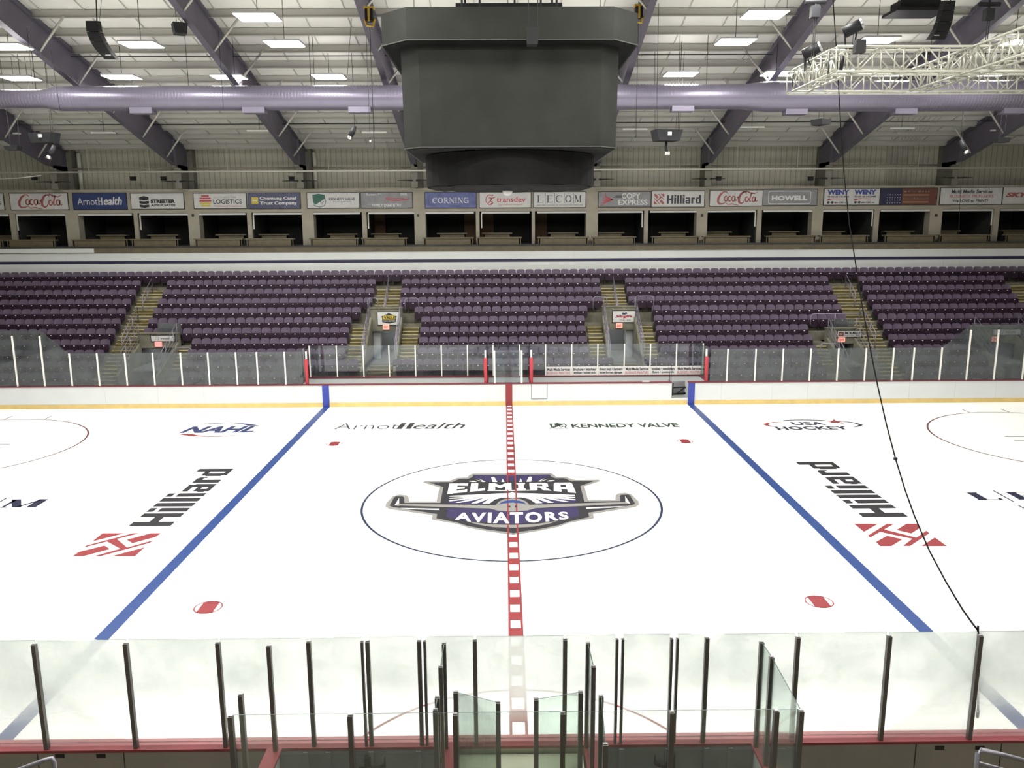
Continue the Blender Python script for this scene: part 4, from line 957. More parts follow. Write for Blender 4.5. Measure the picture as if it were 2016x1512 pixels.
b = MB().use('sign_red'); stroke(b, arc(.2, .52, .08, .32, 60, 320, 14), .05, f, asp); blob(b, f, .255, .82, .014, .05); stroke(b, [(.18, .66), (.24, .62), (.3, .7)], .06, f, asp); stroke(b, [(.24, .64), (.21, .45), (.25, .35), (.22, .2)], .08, f, asp); stroke(b, [(.21, .45), (.17, .3)], .06, f, asp)
put_text(b, 'transdev', sub(f, .33, .36, .9, .72), .015); put_text(b, 'the mobility company', sub(f, .36, .12, .85, .24)); b.build('lettering', None, t)
t, f, asp = sg(1050, 1153.5, 377.5, 409, 'sign_white', 'white sign with widely spaced serif capitals divided by thin bars above the suites')
b = MB()
for k, c in enumerate('LECOM'): put_serif(b, c, sub(f, .05 + .185 * k, .32, .05 + .185 * k + .13, .8), .13 / .48 * asp)
for k in range(4): rect2(b, f, .215 + .185 * k, .25, .222 + .185 * k, .92)
put_text(b, 'LAKE ERIE COLLEGE OF OSTEOPATHIC MEDICINE', sub(f, .05, .1, .95, .2)); b.build('lettering', 'sign_text', t)
t, f, asp = sg(1177.5, 1281.5, 377, 408, 'sign_grey', 'grey sign with a red flame and two-line lettering above the suites')
b = MB().use('sign_red')
for k in range(6): a = -.5 + k * .2; stroke(b, [(.03 + .02 * k, .5 + a * .9), (.14, .5 + a * .4), (.28, .48)], [.03, .06, .02], f, asp)
b.use('sign_text')
for k in range(3): rect2(b, f, .28 + .03 * k, .62 + .07 * k, .46, .655 + .07 * k)
b.use('sign_textw'); put_text(b, 'COPY', sub(f, .44, .55, .80, .92), .02); put_text(b, 'EXPRESS', sub(f, .38, .12, .94, .48), .02); b.build('lettering', None, t)
t, f, asp = sg(1282, 1386.5, 375.5, 408, 'sign_white', 'white sign with a red emblem and bold grey lettering above the suites')
b = MB().use('cola_red'); put_emblem(b, sub(f, .04, .16, .24, .84)); b.use('sign_text'); put_block(b, 'Hilliard', sub(f, .29, .2, .94, .75)); b.build('lettering', None, t)
t, f, asp = sg(1501.5, 1608, 372.5, 405, 'sign_grey', 'dark grey sign with a rounded outline and white lettering above the suites')
b = MB(); put_text(b, 'HOWELL', sub(f, .16, .3, .82, .62), .05, 0, 1.05)
stroke(b, [(.14, .9)] + arc(.84, .8, .04, .1, 90, 0, 4) + arc(.84, .2, .04, .1, 0, -90, 4) + arc(.14, .2, .04, .1, 270, 180, 4) + arc(.14, .8, .04, .1, 180, 90, 4), .035, f, asp); b.build('lettering', 'sign_textw', t)
t, f, asp = sg(1622, 1730.5, 371, 404, 'sign_white', 'white sign with the same blue lettering twice above the suites')
b = MB()
for u in (.05, .54):
    b.use('sign_navy'); put_text(b, 'WENY', sub(f, u, .64, u + .4, .95), .06); b.use('sign_text'); put_text(b, 'THIS IS HOME', sub(f, u, .46, u + .4, .56), .04); b.use('sign_red'); stroke(b, [(u, .3), (u + .1, .38), (u + .4, .36)], [.08, .05, .02], f, asp)
    b.use('sign_text')
    for k in range(2): blob(b, f, u + .03 + .07 * k, .15, .025, .08, 12)
    put_text(b, 'abc CBS cw', sub(f, u + .14, .09, u + .38, .2), .04)
b.build('lettering', None, t)
t, f, asp = sg(1733.5, 1843, 370, 403.5, 'flag_red', 'dark sign patterned like a starred and striped flag above the suites')
b = MB().use('flag_blue'); rect2(b, f, 0, 0, .38, 1); b.use('flag_tan')
for k in range(4): rect2(b, f, .40, .1 + .22 * k, .86, .2 + .22 * k)
f2 = rectfn(f(0, 0) + Vector((0, -.004, 0)), f(1, 0) - f(0, 0), f(0, 1) - f(0, 0)); b.use('sign_textw')
for r_ in range(4):
    for c in range(6): blob(b, f2, .12 + .045 * c, .1 + .17 * r_, .008, .03, 5)
b.use('flag_blue'); put_text(b, 'Local 139', sub(f2, .46, .74, .84, .92), .02); put_text(b, 'Plumbers & Pipefitters', sub(f2, .42, .34, .86, .44), .02); b.build('lettering', None, t)
t, f, asp = sg(1851, 1971, 369, 403, 'sign_white', 'white printers sign with black italic and red lettering above the suites')
b = MB().use('sign_text'); put_text(b, 'Multi Media Services', sub(f, .17, .66, .84, .9), .03, .15); put_text(b, 'We LOVE to PRINT!', sub(f, .2, .12, .78, .3), .03, .15); b.use('sign_red'); put_text(b, 'BUSINESS PRINTERS', sub(f, .15, .4, .86, .58), .0); b.build('lettering', None, t)
t, f, asp = sg(1974.5, 2070, 368, 402, 'sign_white', 'white sign with red lettering cut off by the right edge of the photo')
b = MB(); put_text(b, 'SKYLINE', sub(f, .05, .4, .95, .7), .06, .3); b.build('lettering', 'cola_red', t)
# ================================================================== WALLS AND ROOF
EY = 25.5; EZ = 12.35; SL = .25
def roofz(y): return EZ + SL * (EY - abs(y))
b = MB(); b.box(-34, 34, EY, EY + .1, zS1 + .1, EZ + .3); struct(b.build('wall_back', 'wall_metal'))
b = MB()
b.box(-34.1, -33.9, -26, 29, -.2, roofz(0) + .2); struct(b.build('wall_left', 'wall_metal')); b = MB(); b.box(33.9, 34.1, -26, 29, -.2, roofz(0) + .2); struct(b.build('wall_right', 'wall_metal'))
b = MB(); b.box(-34, 34, -26, -25.9, -.2, EZ + .3); struct(b.build('wall_front', 'wall_metal'))
b = MB(); b.box(-34, 34, 26.0, 29, -.2, -.1); b.box(-34, 34, 28.3, 28.4, -.2, zS1 + .2); struct(b.build('wall_back', 'suite_wall'))
b = MB()
for s in (-1, 1):
    b.add([(-34, s * EY * 1.03, roofz(EY * 1.03) + .05), (34, s * EY * 1.03, roofz(EY * 1.03) + .05), (34, 0, roofz(0) + .05), (-34, 0, roofz(0) + .05),
           (-34, s * EY * 1.03, roofz(EY * 1.03) + .15), (34, s * EY * 1.03, roofz(EY * 1.03) + .15), (34, 0, roofz(0) + .15), (-34, 0, roofz(0) + .15)], [(0, 1, 2, 3), (4, 5, 6, 7)])
roof = struct(b.build('ceiling', 'deck_white'))
b = MB()
for s in (-1, 1):
    y = 24.6
    while y > .5:
        z = roofz(y); b.box(-34, 34, s * y - .035, s * y + .035, z - .26, z + .04); b.box(-34, 34, s * y - (.12 if s > 0 else -.02), s * y + (-.02 if s > 0 else .12), z - .27, z - .25); y -= 1.43
b.build('purlins', 'purlin', roof)
b = MB()
for x in [q * 1.65 + .4 for q in range(-20, 21)]:          # insulation straps / deck seams running up the slope
    for s in (-1, 1): b.beam((x, s * 25, roofz(25) + .02), (x, 0, roofz(0) + .02), .035, .04)
b.build('deck_seams', 'brace', roof)
RX = [-31.6, -24.9, -18.1, -11.4, -5.1, 5.0, 11.15, 17.85, 24.9, 31.6]
RN = {-31.6: 'outermost left', -24.9: 'fourth left of the scoreboard', -18.1: 'third left of the scoreboard', -11.4: 'second left of the scoreboard', -5.1: 'first left of the scoreboard',
      5.0: 'first right of the scoreboard', 11.15: 'second right of the scoreboard', 17.85: 'third right of the scoreboard', 24.9: 'fourth right of the scoreboard', 31.6: 'outermost right'}
low = [(23.0, 11.35), (16, 13.15), (7, 15.55), (.0, 17.3)]
def lowz(y):
    for (y0, z0), (y1, z1) in zip(low, low[1:]):
        if y1 <= y <= y0: return z0 + (z1 - z0) * (y0 - y) / (y0 - y1)
    return low[0][1]
for x in RX:
    for s in ((1,) if abs(x) > 26 else (1, -1)):
        t = thing('roof_rafter', ('deep purple steel roof rafter, ' if s > 0 else 'near-side purple steel roof rafter, ') + RN[x], 'rafter', (x, s * 23.6, zfl), 'purple roof rafters')
        web = [(24.9, roofz(24.9) - .05)] + [(0, roofz(0) - .05)] + low[::-1]
        web = [(24.9, 11.0)] + web
        b = MB(); b.prism([(s * y, z) for y, z in web], lambda y, z: (x - .012, y, z), lambda y, z: (x + .012, y, z)); b.build('web', 'rafter', t)
        b = MB()
        pts = low
        for (y0, z0), (y1, z1) in zip(pts, pts[1:]): b.beam((x, s * y0, z0), (x, s * y1, z1), .26, .03)
        b.beam((x, s * 24.9, roofz(24.9) - .28), (x, 0, roofz(0) - .28), .26, .03)
        b.build('flanges', 'rafter_fl', t)
        b = MB(); b.box(x - .14, x + .14, min(s * 22.95, s * 23.0), max(s * 22.95, s * 23.0), 11.35, roofz(23) - .3); b.build('stiffener_plate', 'rafter_fl', t)
        b = MB(); b.box(x - .012, x + .012, min(s * 23.4, s * 25.0), max(s * 23.4, s * 25.0), zS1 + .12, 11.4); b.box(x - .18, x + .18, min(s * 23.38, s * 23.42), max(s * 23.38, s * 23.42), zS1 + .12, 11.2); b.box(x + .02, x + .3, min(s * 24.9, s * 25.45), max(s * 24.9, s * 25.45), zS1 + .12, EZ)
        b.build('column_top', 'column', t)
        if s < 0: continue
        for y in (21.8, 19.0, 16.0, 13.1, 10.3, 7.4, 4.5):
            for d in ((1,) if x < 0 else (-1,)):
                bb = MB(); bb.tube([(x + d * .05, y + .1, lowz(y)), (x + d * 1.25, y - .1, roofz(y) - .2)], .045, 6); bb.build('flange_brace', 'brace', t, True)
# ---- pipes along the wall
def pipe(label, pts, r, mt='pipe_white', cat='pipe', name='wall_pipe', group=None, n=8): bb = MB(); bb.tube(pts, r, n); return tag(bb.build(name, mt, None, True), label, cat, group)
pz = aY(600, 337, 23.2).z
pipe('long pale pipe running level along the whole back wall', [(-34, 23.2, pz), (34, 23.2, pz)], .045)
pz2 = aY(600, 331, 24.9).z
for n in range(len(RX) - 1): 
    if RX[n] < -26 or RX[n + 1] > 26: continue
    pipe('pale beam pipe between two columns on the back wall, bay %s from the left' % nth(n), [(RX[n] + .2, 24.9, pz2), (RX[n + 1] - .2, 24.9, pz2)], .06, 'beige', 'pipe', 'wall_beam', 'beam pipes between the columns')
for x, px in ((0, 157), (0, 620)):
    p = aY(px, 330, 25.2); pipe('thick pale downpipe beside the column, %s one' % ('left' if px < 300 else 'right'), [(p.x, 25.2, zS1 + .12), (p.x, 25.2, 11.85), (p.x - .05, 25.25, 12.1), (p.x - .1, 25.45, 12.15)], .11, 'pipe_white', 'pipe', 'downpipe')
rods = 0
for px in (170, 290, 445, 1225, 1340, 1453, 1572, 1811, 1938, 645, 761):
    rods += 1; p = aY(px, 290, 24.3); pipe('thin pale hanger rod in front of the back wall, %s in order' % nth(rods), [(p.x, 24.3, pz), (p.x, 24.3, roofz(24.3))], .018, 'pipe_white', 'rod', 'hanger_rod', 'hanger rods along the back wall', 5)
for n in range(9):        # electrical conduits up the wall at the right
    p = aY(1747 + n * 5, 330, 25.4); q = aY(1762 + n * 13, 222, 19)
    pipe('thin conduit climbing the right part of the back wall and roof, %s from the left' % nth(n + 1), [(p.x, 25.4, zS1 + .1), (p.x, 25.4, roofz(25.4) - .05), (q.x + .4, 19, roofz(19) - .1)], .015, 'brace', 'pipe', 'conduit', 'bundle of conduits at the right', 5)
for n, y in enumerate((20.3, 12.9, 8.2)):
    z = roofz(y) - .5; pipe('thin dark sprinkler pipe under the roof, %s from the back wall' % nth(n + 1), [(-33.8, y, z), (33.8, y, z)], .022, 'equip', 'pipe', 'sprinkler_pipe', 'sprinkler pipes', 6)
spk = 0
for px in (262, 322, 574, 815, 1170, 1415, 1596, 1866, 68):
    spk += 1; p = aY(px, 352, 24.4) if px != 68 else aY(68, 351, 24.4)
    b = MB(); b.box(p.x - .13, p.x + .13, 24.3, 24.5, p.z - .1, p.z + .1); b.box(p.x - .2, p.x + .2, 24.4, 24.45, p.z + .1, p.z + .13); tag(b.build('wall_speaker', 'black_box'), 'small black speaker on the back wall above the signs, number %s in build order' % spk if False else 'small black speaker box high on the back wall near the %s sign' % {262: 'stacked block', 322: 'striped globe', 574: 'slate blue', 815: 'grey dentistry', 1170: 'red flame', 1415: 'right script', 1596: 'rounded outline', 1866: 'printers', 68: 'left script'}[px], 'speaker')
cx_ = [RX[2], RX[3], RX[4], RX[5], RX[6], RX[7], RX[8], RX[1]]
for x in cx_:
    p = (x, 23.3, aY(400, 357, 23.3).z)
    b = MB()
    for s in (-1, 1): b.tube([(x + s * .1, 23.3, p[2]), (x + s * .45, 23.3, p[2] + .01), (x + s * .95, 23.3, p[2])], [.05, .035, .015], 6)
    tag(b.build('unit_heater_arm', 'equip', None, True), 'dark cross arm on the wall column ' + RN[x].replace('first', 'nearest'), 'bracket')

# ---- duct
DY = 12.0
dz = (aY(600, 168, DY).z + aY(600, 217, DY).z) / 2; rr = (aY(600, 168, DY).z - aY(600, 217, DY).z) / 2
dzr = (aY(1600, 160, DY).z + aY(1600, 220, DY).z) / 2; rl = (aY(1600, 160, DY).z - aY(1600, 220, DY).z) / 2; rs = (aY(30, 179, DY).z - aY(30, 215, DY).z) / 2
xa, xb = aY(84, 190, DY).x, aY(118, 190, DY).x; xc_, xd = aY(1462, 190, DY).x, aY(1508, 190, DY).x
du = thing('air_duct', 'big lavender spiral duct hanging along the roof in front of the rafters', 'duct', (0, DY, dz))
b = MB(); b.tube([(-33, DY, dz), (xa, DY, dz), (xb, DY, dz), (xc_, DY, dzr), (xd, DY, dzr), (33, DY, dzr)], [rs, rs, rr, rr, rl, rl], 40); b.build('duct_body', 'duct', du, True)
b = MB(); x = -33.0
while x < 33:
    r0 = rs if x < xa else (rs + (rr - rs) * (x - xa) / (xb - xa) if x < xb else (rr if x < xc_ else (rr + (rl - rr) * (x - xc_) / (xd - xc_) if x < xd else rl)))
    zz = dz if x < xc_ else dzr
    v = []; n = 28
    for k in range(n):
        a = 2 * math.pi * k / n
        for dx, dr in ((-.012, .0), (0, .003), (.012, 0)): v.append((x + dx, DY + (r0 + dr + .001) * math.cos(a), zz + (r0 + dr + .001) * math.sin(a)))
    b.add(v, [(3 * k + j, 3 * k + j + 1, 3 * ((k + 1) % n) + j + 1, 3 * ((k + 1) % n) + j) for k in range(n) for j in (0, 1)])
    x += .13
b.build('spiral_seams', 'duct_seam', du, True)
for px in (283, 503, 710, 1342, 1564, 1778, 1990):
    p = aY(px, 220, DY); r0 = rr if px < 1480 else rl
    b = MB(); b.box(p.x - .45, p.x + .45, DY - .3, DY + .2, (dz if px < 1480 else dzr) - r0 - .13, (dz if px < 1480 else dzr) - r0 + .12); b.build('air_outlet', 'duct', du)
for px in (71, 372, 464, 620, 863 - 250, 1390, 1526, 1672, 1825):
    p = aY(px, 180, DY); b = MB(); b.tube([(p.x, DY, dz), (p.x, DY, roofz(DY))], .012, 5); b.build('hanger_rod', 'wire', du)

# ---- ceiling lights
def ceil_light(x, y, z, label, sx=1.3, sy_=1.05):
    t = thing('ceiling_light', label, 'ceiling light', (x, y, z), 'bright ceiling light panels')
    b = MB(); b.box(x - sx / 2, x + sx / 2, y - sy_ / 2, y + sy_ / 2, z + .015, z + .08); b.build('housing', 'lamp_body', t)
    b = MB(); b.box(x - sx / 2 + .1, x + sx / 2 - .1, y - sy_ / 2 + .1, y + sy_ / 2 - .1, z + .081, z + .09); b.build('ceiling_fill', 'ceiling_fill_glow', t)  # glowing slab added on the housing top, lifts the roof brightness
    b = MB(); b.add([(x - sx / 2 + .02, y - sy_ / 2 + .02, z), (x + sx / 2 - .02, y - sy_ / 2 + .02, z), (x + sx / 2 - .02, y + sy_ / 2 - .02, z), (x - sx / 2 + .02, y + sy_ / 2 - .02, z)], [(3, 2, 1, 0)]); b.build('glowing_panel', 'lamp_glow', t)
    b = MB(); b.tube([(x, y, z + .08), (x, y, roofz(y))], .012, 5); b.build('hanger_cable', 'wire', t)
rows_ = [('front', 14.6, [(507, 35), (1505, 30)]), ('middle', 14.6, [(17, 93), (278, 89), (560, 87), (1448, 83), (1727, 80), (1998, 85)]), ('rear', 14.2, [(40, 155), (240, 153), (451, 153), (648, 152), (1340, 147), (1533, 146), (1757, 146), (1953, 146)])]
for nm, z, L in rows_:
    for k, (px, py) in enumerate(L):
        p = aZ(px, py, z); ceil_light(p.x, p.y, z, 'glowing ceiling light panel, %s from the left in the %s row above the stands' % (nth(k + 1), nm))
for k, (x, y) in enumerate([(-3.4, 12.9), (3.4, 12.9), (-3.4, 8.8), (3.4, 8.8), (0, 4.5)]):
    ceil_light(x, y, 14.6 if y < 12 else 14.2, 'ceiling light panel hidden behind the scoreboard, %s one' % nth(k + 1))
k = 0
for y in (.5, -4.5, -8.8, -13.0):
    for x in (-23, -18, -13.2, -8.1, 8.1, 13.2, 18, 23) + ((-3.4, 3.4) if y < -3 else ()):
        if y == .5 and abs(x) > 19: continue
        if y > -1 and 9 < x < 19: continue
        k += 1; ceil_light(x, y, 14.6, 'ceiling light panel over the near half of the rink, %s counted from the far left' % nth(k))
for k, (px, py) in enumerate([(15, 263), (205, 262), (511, 258), (737, 261), (1250, 255), (1480, 251), (1775, 253), (1975, 257)]):
    p = aY(px, py, 20); t = thing('strip_light', 'unlit white strip light under the roof behind the duct, %s from the left' % nth(k + 1), 'strip light', p, 'unlit strip lights')
    b = MB(); b.box(p.x - .62, p.x + .62, 19.9, 20.1, p.z - .03, p.z + .04); b.build('tube_housing', 'strip_lamp', t); b = MB(); b.tube([(p.x, 20, p.z), (p.x, 20, roofz(20))], .01, 4); b.build('hanger_rod', 'wire', t)
p, q = aY(-10, 352, 22.5), aY(81, 345.5, 22.5)
pipe('glowing white strip at the left edge in front of the back wall', [p, (p + q) / 2 - Vector((0, 0, .05)), q], .03, 'strip_lamp', 'light strip', 'light_strip')

# ---- scoreboard wrapped in black cloth
SBX = 0.0
sbd = thing('scoreboard', 'huge scoreboard wrapped in black cloth hanging over centre ice', 'scoreboard', (SBX, 0, 9.3))
def octo(hx, hy, ch, z): return [(SBX - hx, -hy + ch, z), (SBX - hx + ch, -hy, z), (SBX + hx - ch, -hy, z), (SBX + hx, -hy + ch, z), (SBX + hx, hy - ch, z), (SBX + hx - ch, hy, z), (SBX - hx + ch, hy, z), (SBX - hx, hy - ch, z)]
def loft(mb, rings, cap=True):
    n = len(rings[0]); v = [q for r_ in rings for q in r_]; f = []
    for i in range(len(rings) - 1):
        for k in range(n): f.append((i * n + k, i * n + (k + 1) % n, (i + 1) * n + (k + 1) % n, (i + 1) * n + k))
    if cap: f.append(tuple(range(n - 1, -1, -1))); f.append(tuple((len(rings) - 1) * n + k for k in range(n)))
    mb.add(v, f)
zr0, zr1 = aY(1000, 78, -2.9).z, aY(1000, 13, -2.9).z
zb0, zb1 = aY(1000, 289, -2.55).z, zr0 + .02
b = MB(); loft(b, [octo(3.08, 2.9, .66, zr0), octo(3.08, 2.9, .66, zr1)]); b.build('upper_ring', 'black_cloth', sbd)
b = MB(); loft(b, [octo(2.62, 2.55, .45, zb0), octo(2.66, 2.55, .47, zb1)]); b.build('display_body', 'black_cloth', sbd)
b = MB(); loft(b, [octo(2.58, 2.5, .45, zb0 - .03), octo(2.6, 2.52, .45, zb0 - .002)]); b.build('body_underside', 'black_cloth_low', sbd)  # thin near-black plate, shade under the body put into its colour
b = MB(); loft(b, [octo(3.03, 2.85, .64, zr0 - .02), octo(3.05, 2.87, .65, zr0 - .002)]); b.build('ring_underside', 'black_cloth_low', sbd)  # same for the ring: added dark plate carries the shade below it
n = 40; zd1 = zb0 - .05; zd0 = aY(1000, 362, -2.25).z
def circ(r_, z, wob=0): return [(SBX + r_ * math.cos(2 * math.pi * k / n), r_ * math.sin(2 * math.pi * k / n), z + wob * math.sin(k * 2.3) * math.sin(k * .7)) for k in range(n)]
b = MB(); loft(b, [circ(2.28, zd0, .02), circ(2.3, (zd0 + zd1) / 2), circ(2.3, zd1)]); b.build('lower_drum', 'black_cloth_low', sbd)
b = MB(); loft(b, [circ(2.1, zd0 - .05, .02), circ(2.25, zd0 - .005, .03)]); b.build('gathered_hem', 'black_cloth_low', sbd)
b = MB()
for R_, z in ((octo(3.09, 2.91, .66, zr0), zr0), (octo(2.63, 2.56, .45, zb0), zb0)):
    for k in range(8): b.beam(R_[k], R_[(k + 1) % 8], .02, .02)
b.build('edge_piping', 'cloth_seam', sbd)
p = aY(999, 368, 0); b = MB(); rd = .145
rings = [[(p.x + rd * math.cos(a_) * math.cos(2 * math.pi * k / 16), rd * math.cos(a_) * math.sin(2 * math.pi * k / 16), zd0 - .07 - rd * math.sin(a_)) for k in range(16)] for a_ in (0, .35, .7, 1.05, 1.4)]
loft(b, rings); b.build('camera_dome', 'lamp_body', sbd, True)
b = MB()
for x, y in ((-1.2, -1), (1.2, -1), (-1.2, 1), (1.2, 1), (-.75, -1), (.8, -1), (.15, 0)): b.tube([(x, y, zr1), (x, y, roofz(y))], .03, 6)
b.box(-1.4, 1.4, -.2, .2, zr1 + .55, zr1 + .75); b.build('hoist_cables', 'equip', sbd)

# ---- hoists, speakers, spotlights, projector
def hoist(px, py, X, lab):
    p = aX(px, py, X); t = thing('chain_hoist', lab, 'hoist', p)
    b = MB(); b.box(p.x - .13, p.x + .13, p.y - .15, p.y + .15, p.z + .12, p.z + .5); b.build('motor', 'black_box', t)
    b = MB(); b.box(p.x - .17, p.x + .17, p.y - .17, p.y + .17, p.z + .5, p.z + .56); b.tube([(p.x - .16, p.y, p.z + .2), (p.x - .1, p.y, p.z), (p.x + .1, p.y, p.z - .03), (p.x + .17, p.y, p.z + .2)], .05, 6); b.tube([(p.x, p.y - .16, p.z + .5), (p.x, p.y - .16, p.z + .1)], .04, 6); b.build('frame', 'hoist_yellow', t)
    b = MB(); b.tube([(p.x, p.y, p.z), (p.x, p.y, p.z - 4)], .01, 4); b.build('chain', 'wire', t)
hoist(728, 50, -4.6, 'yellow and black chain hoist on the roof beam left of the scoreboard'); hoist(1257, 43, 4.7, 'yellow and black chain hoist partly hidden right of the scoreboard')
def array(pts, Y, wd, lab, up_px):
    """curved line array: pts = (left, right) pixel pairs down its front"""
    L = [(aY(a, y, Y), aY(c, y, Y)) for a, c, y in pts]
    t = thing('line_array_speaker', lab, 'speaker', L[0][0], 'line array speakers')
    for k in range(len(L) - 1):
        (a0, b0), (a1, b1) = L[k], L[k + 1]
        g = (a1 - a0) * .04
        v = [a0 + g, b0 + g, b1, a1]; v = v + [q + Vector((0, .3, .05)) for q in v]
        b = MB(); b.add([tuple(q) for q in v], [(0, 3, 2, 1), (4, 5, 6, 7), (0, 1, 5, 4), (1, 2, 6, 5), (2, 3, 7, 6), (3, 0, 4, 7)]); b.build('speaker_box', 'equip', t)
    q = (L[-1][0] + L[-1][1]) / 2 + Vector((-.05, -.02, .12)); b = MB(); b.box(q.x - .09, q.x + .09, q.y - .02, q.y, q.z, q.z + .03); b.build('badge', 'sign_textw', t)
    c = (L[0][0] + L[0][1]) / 2; b = MB(); b.tube([c + Vector((.1, .2, .0)), (c.x + .25, c.y + .2, roofz(c.y + .2))], .02, 5); b.build('hanger_cable', 'wire', t)
array([(168, 190, 40), (170, 194, 62), (178, 203, 82), (188, 213, 98), (200, 222, 110), (206, 229, 117)], 6, .5, 'curved black line array speaker hanging at the upper left', 0)
array([(1861, 1882, 0), (1856, 1879, 20), (1850, 1875, 42), (1842, 1868, 62), (1831, 1860, 78)], 6, .5, 'curved black line array speaker hanging at the upper right', 0)
def boxspk(px, py, Y, w_, h_, d_, lab, cat='speaker', name='hanging_speaker', wires=((-.1, .1)), rot=0):
    p = aY(px, py, Y); t = thing(name, lab, cat, p); b = MB()
    c, s = math.cos(rot), math.sin(rot); v = [(p.x + (x * c - y * s), p.y + x * s + y * c, p.z + z) for z in (-h_ / 2, h_ / 2) for y in (-d_ / 2, d_ / 2) for x in (-w_ / 2 * (.8 if z < 0 else 1), w_ / 2 * (.8 if z < 0 else 1))]
    b.add(v, [(0, 2, 3, 1), (4, 5, 7, 6), (0, 1, 5, 4), (2, 6, 7, 3), (0, 4, 6, 2), (1, 3, 7, 5)]); b.build('cabinet', 'equip', t)
    b = MB()
    for q in wires: b.tube([(p.x + q, Y, p.z + h_ / 2), (p.x + q * 1.2, Y, roofz(Y))], .01, 4)
    b.build('hanging_wires', 'wire', t); return t, p
boxspk(354, 57, 8, .5, .36, .5, 'small black wedge speaker hanging left of the scoreboard near the roof', rot=.5)
t, p = boxspk(1048, 73, -3.4, .3, .36, .3, 'small black speaker hanging in front of the upper scoreboard ring', wires=(-.09, .12))
t, p = boxspk(1312, 267, 13.5, 1.2, .46, .7, 'black projector box hanging right of the scoreboard below the duct', 'projector', 'projector', (-.5, -.4, .4, .55), .25)
b = MB(); b.box(p.x - .02, p.x + .15, p.y - .42, p.y - .4, p.z - .03, p.z + .12); b.build('label_plate', 'sign_textw', t)
b = MB(); b.tube([(p.x, p.y, p.z - .2), (p.x, p.y, p.z - .55), (p.x + .05, p.y - .1, p.z - .75)], .06, 8); b.build('lens_arm', 'black_box', t, True)
b = MB(); b.box(p.x - .07, p.x + .13, p.y - .2, p.y, p.z - .82, p.z - .68); b.build('lens', 'chrome', t)
t, p = boxspk(88, 272, 14, 1.15, .42, .6, 'dark projector box hanging at the left below the duct', 'projector', 'projector', (-.4, .3), -.2)
b = MB(); b.box(p.x - .1, p.x + .06, p.y - .33, p.y - .31, p.z, p.z + .14); b.build('label_plate', 'sign_textw', t)
t, p = boxspk(26, 292, 14, .6, .16, .4, 'small flat dark camera pod hanging near the left edge', 'camera', 'camera_pod', (-.1, .3), 0)
t, p = boxspk(1616, 241, 14, .62, .24, .6, 'dark wedge box hanging right of centre behind the duct', 'speaker', 'hanging_speaker', (-.1, .1), .5)
t, p = boxspk(1972, 276, 14, .6, .2, .4, 'flat dark wedge box hanging at the far right', 'speaker', 'hanging_speaker', (-.1, .1), 0)
for px, py, lab in ((103, 299, 'left edge below the projector box'), (693, 261, 'left of the scoreboard below the duct'), (1895, 289, 'far right below the duct')):
    p = aY(px, py, 13.5); t = thing('spotlight', 'small chrome and black spotlight hanging at the ' + lab, 'spotlight', p); dx = .12 if px < 1500 else -.12
    b = MB(); b.tube([(p.x + dx, 13.5, p.z + .25), (p.x + dx * .3, 13.4, p.z), (p.x - dx * .6, 13.35, p.z - .2)], [.09, .12, .1], 10); b.build('lamp_housing', 'black_box', t, True)
    b = MB(); b.tube([(p.x - dx * .6, 13.34, p.z - .18), (p.x - dx * .9, 13.3, p.z - .3)], [.1, .12], 10); b.build('reflector', 'chrome', t, True)
    b = MB(); b.tube([(p.x + dx, 13.5, p.z + .25), (p.x + dx, 13.5, roofz(13.5))], .01, 4); b.build('hanging_wire', 'wire', t)

# ---- lighting truss, a rectangular loop of white tube at the upper right
tr = thing('lighting_truss', 'white lattice lighting truss hung in a loop at the upper right', 'truss', (13, 1, 12))
TZ0, TZ1 = 12.0, 12.62
def truss(a, c, wv, n, nm):
    """box truss from a to c (x, y); wv = sideways width vector"""
    a, c, wv = Vector((a[0], a[1], 0)), Vector((c[0], c[1], 0)), Vector((wv[0], wv[1], 0)); bb = MB()
    r_ = .034
    for o in (Vector(), wv):
        for z in (TZ0, TZ1): bb.tube([a + o + Vector((0, 0, z)), c + o + Vector((0, 0, z))], r_, 6)
        for k in range(n):
            p, q = a + (c - a) * k / n + o, a + (c - a) * (k + 1) / n + o
            bb.tube([p + Vector((0, 0, TZ0)), p + Vector((0, 0, TZ1))], .022, 5)
            (z0, z1) = (TZ0, TZ1) if k % 2 else (TZ1, TZ0); bb.tube([p + Vector((0, 0, z0)), q + Vector((0, 0, z1))], .02, 5)
        bb.tube([c + o + Vector((0, 0, TZ0)), c + o + Vector((0, 0, TZ1))], .022, 5)
    for k in range(n + 1):
        p = a + (c - a) * k / n
        for z in (TZ0, TZ1): bb.tube([p + Vector((0, 0, z)), p + wv + Vector((0, 0, z))], .015, 5)
    return bb.build('truss_section', 'truss', tr, True)
truss((8.6, 2.8), (20.5, 2.8), (0, .5), 20, ''); truss((8.6, -.5), (20.5, -.5), (0, .5), 20, ''); truss((8.6, 0), (8.6, 2.8), (.5, 0), 5, ''); truss((12.2, 2.8), (12.2, -6.5), (.5, 0), 16, ''); truss((17.3, 2.8), (16.5, -5), (.5, 0), 13, '')
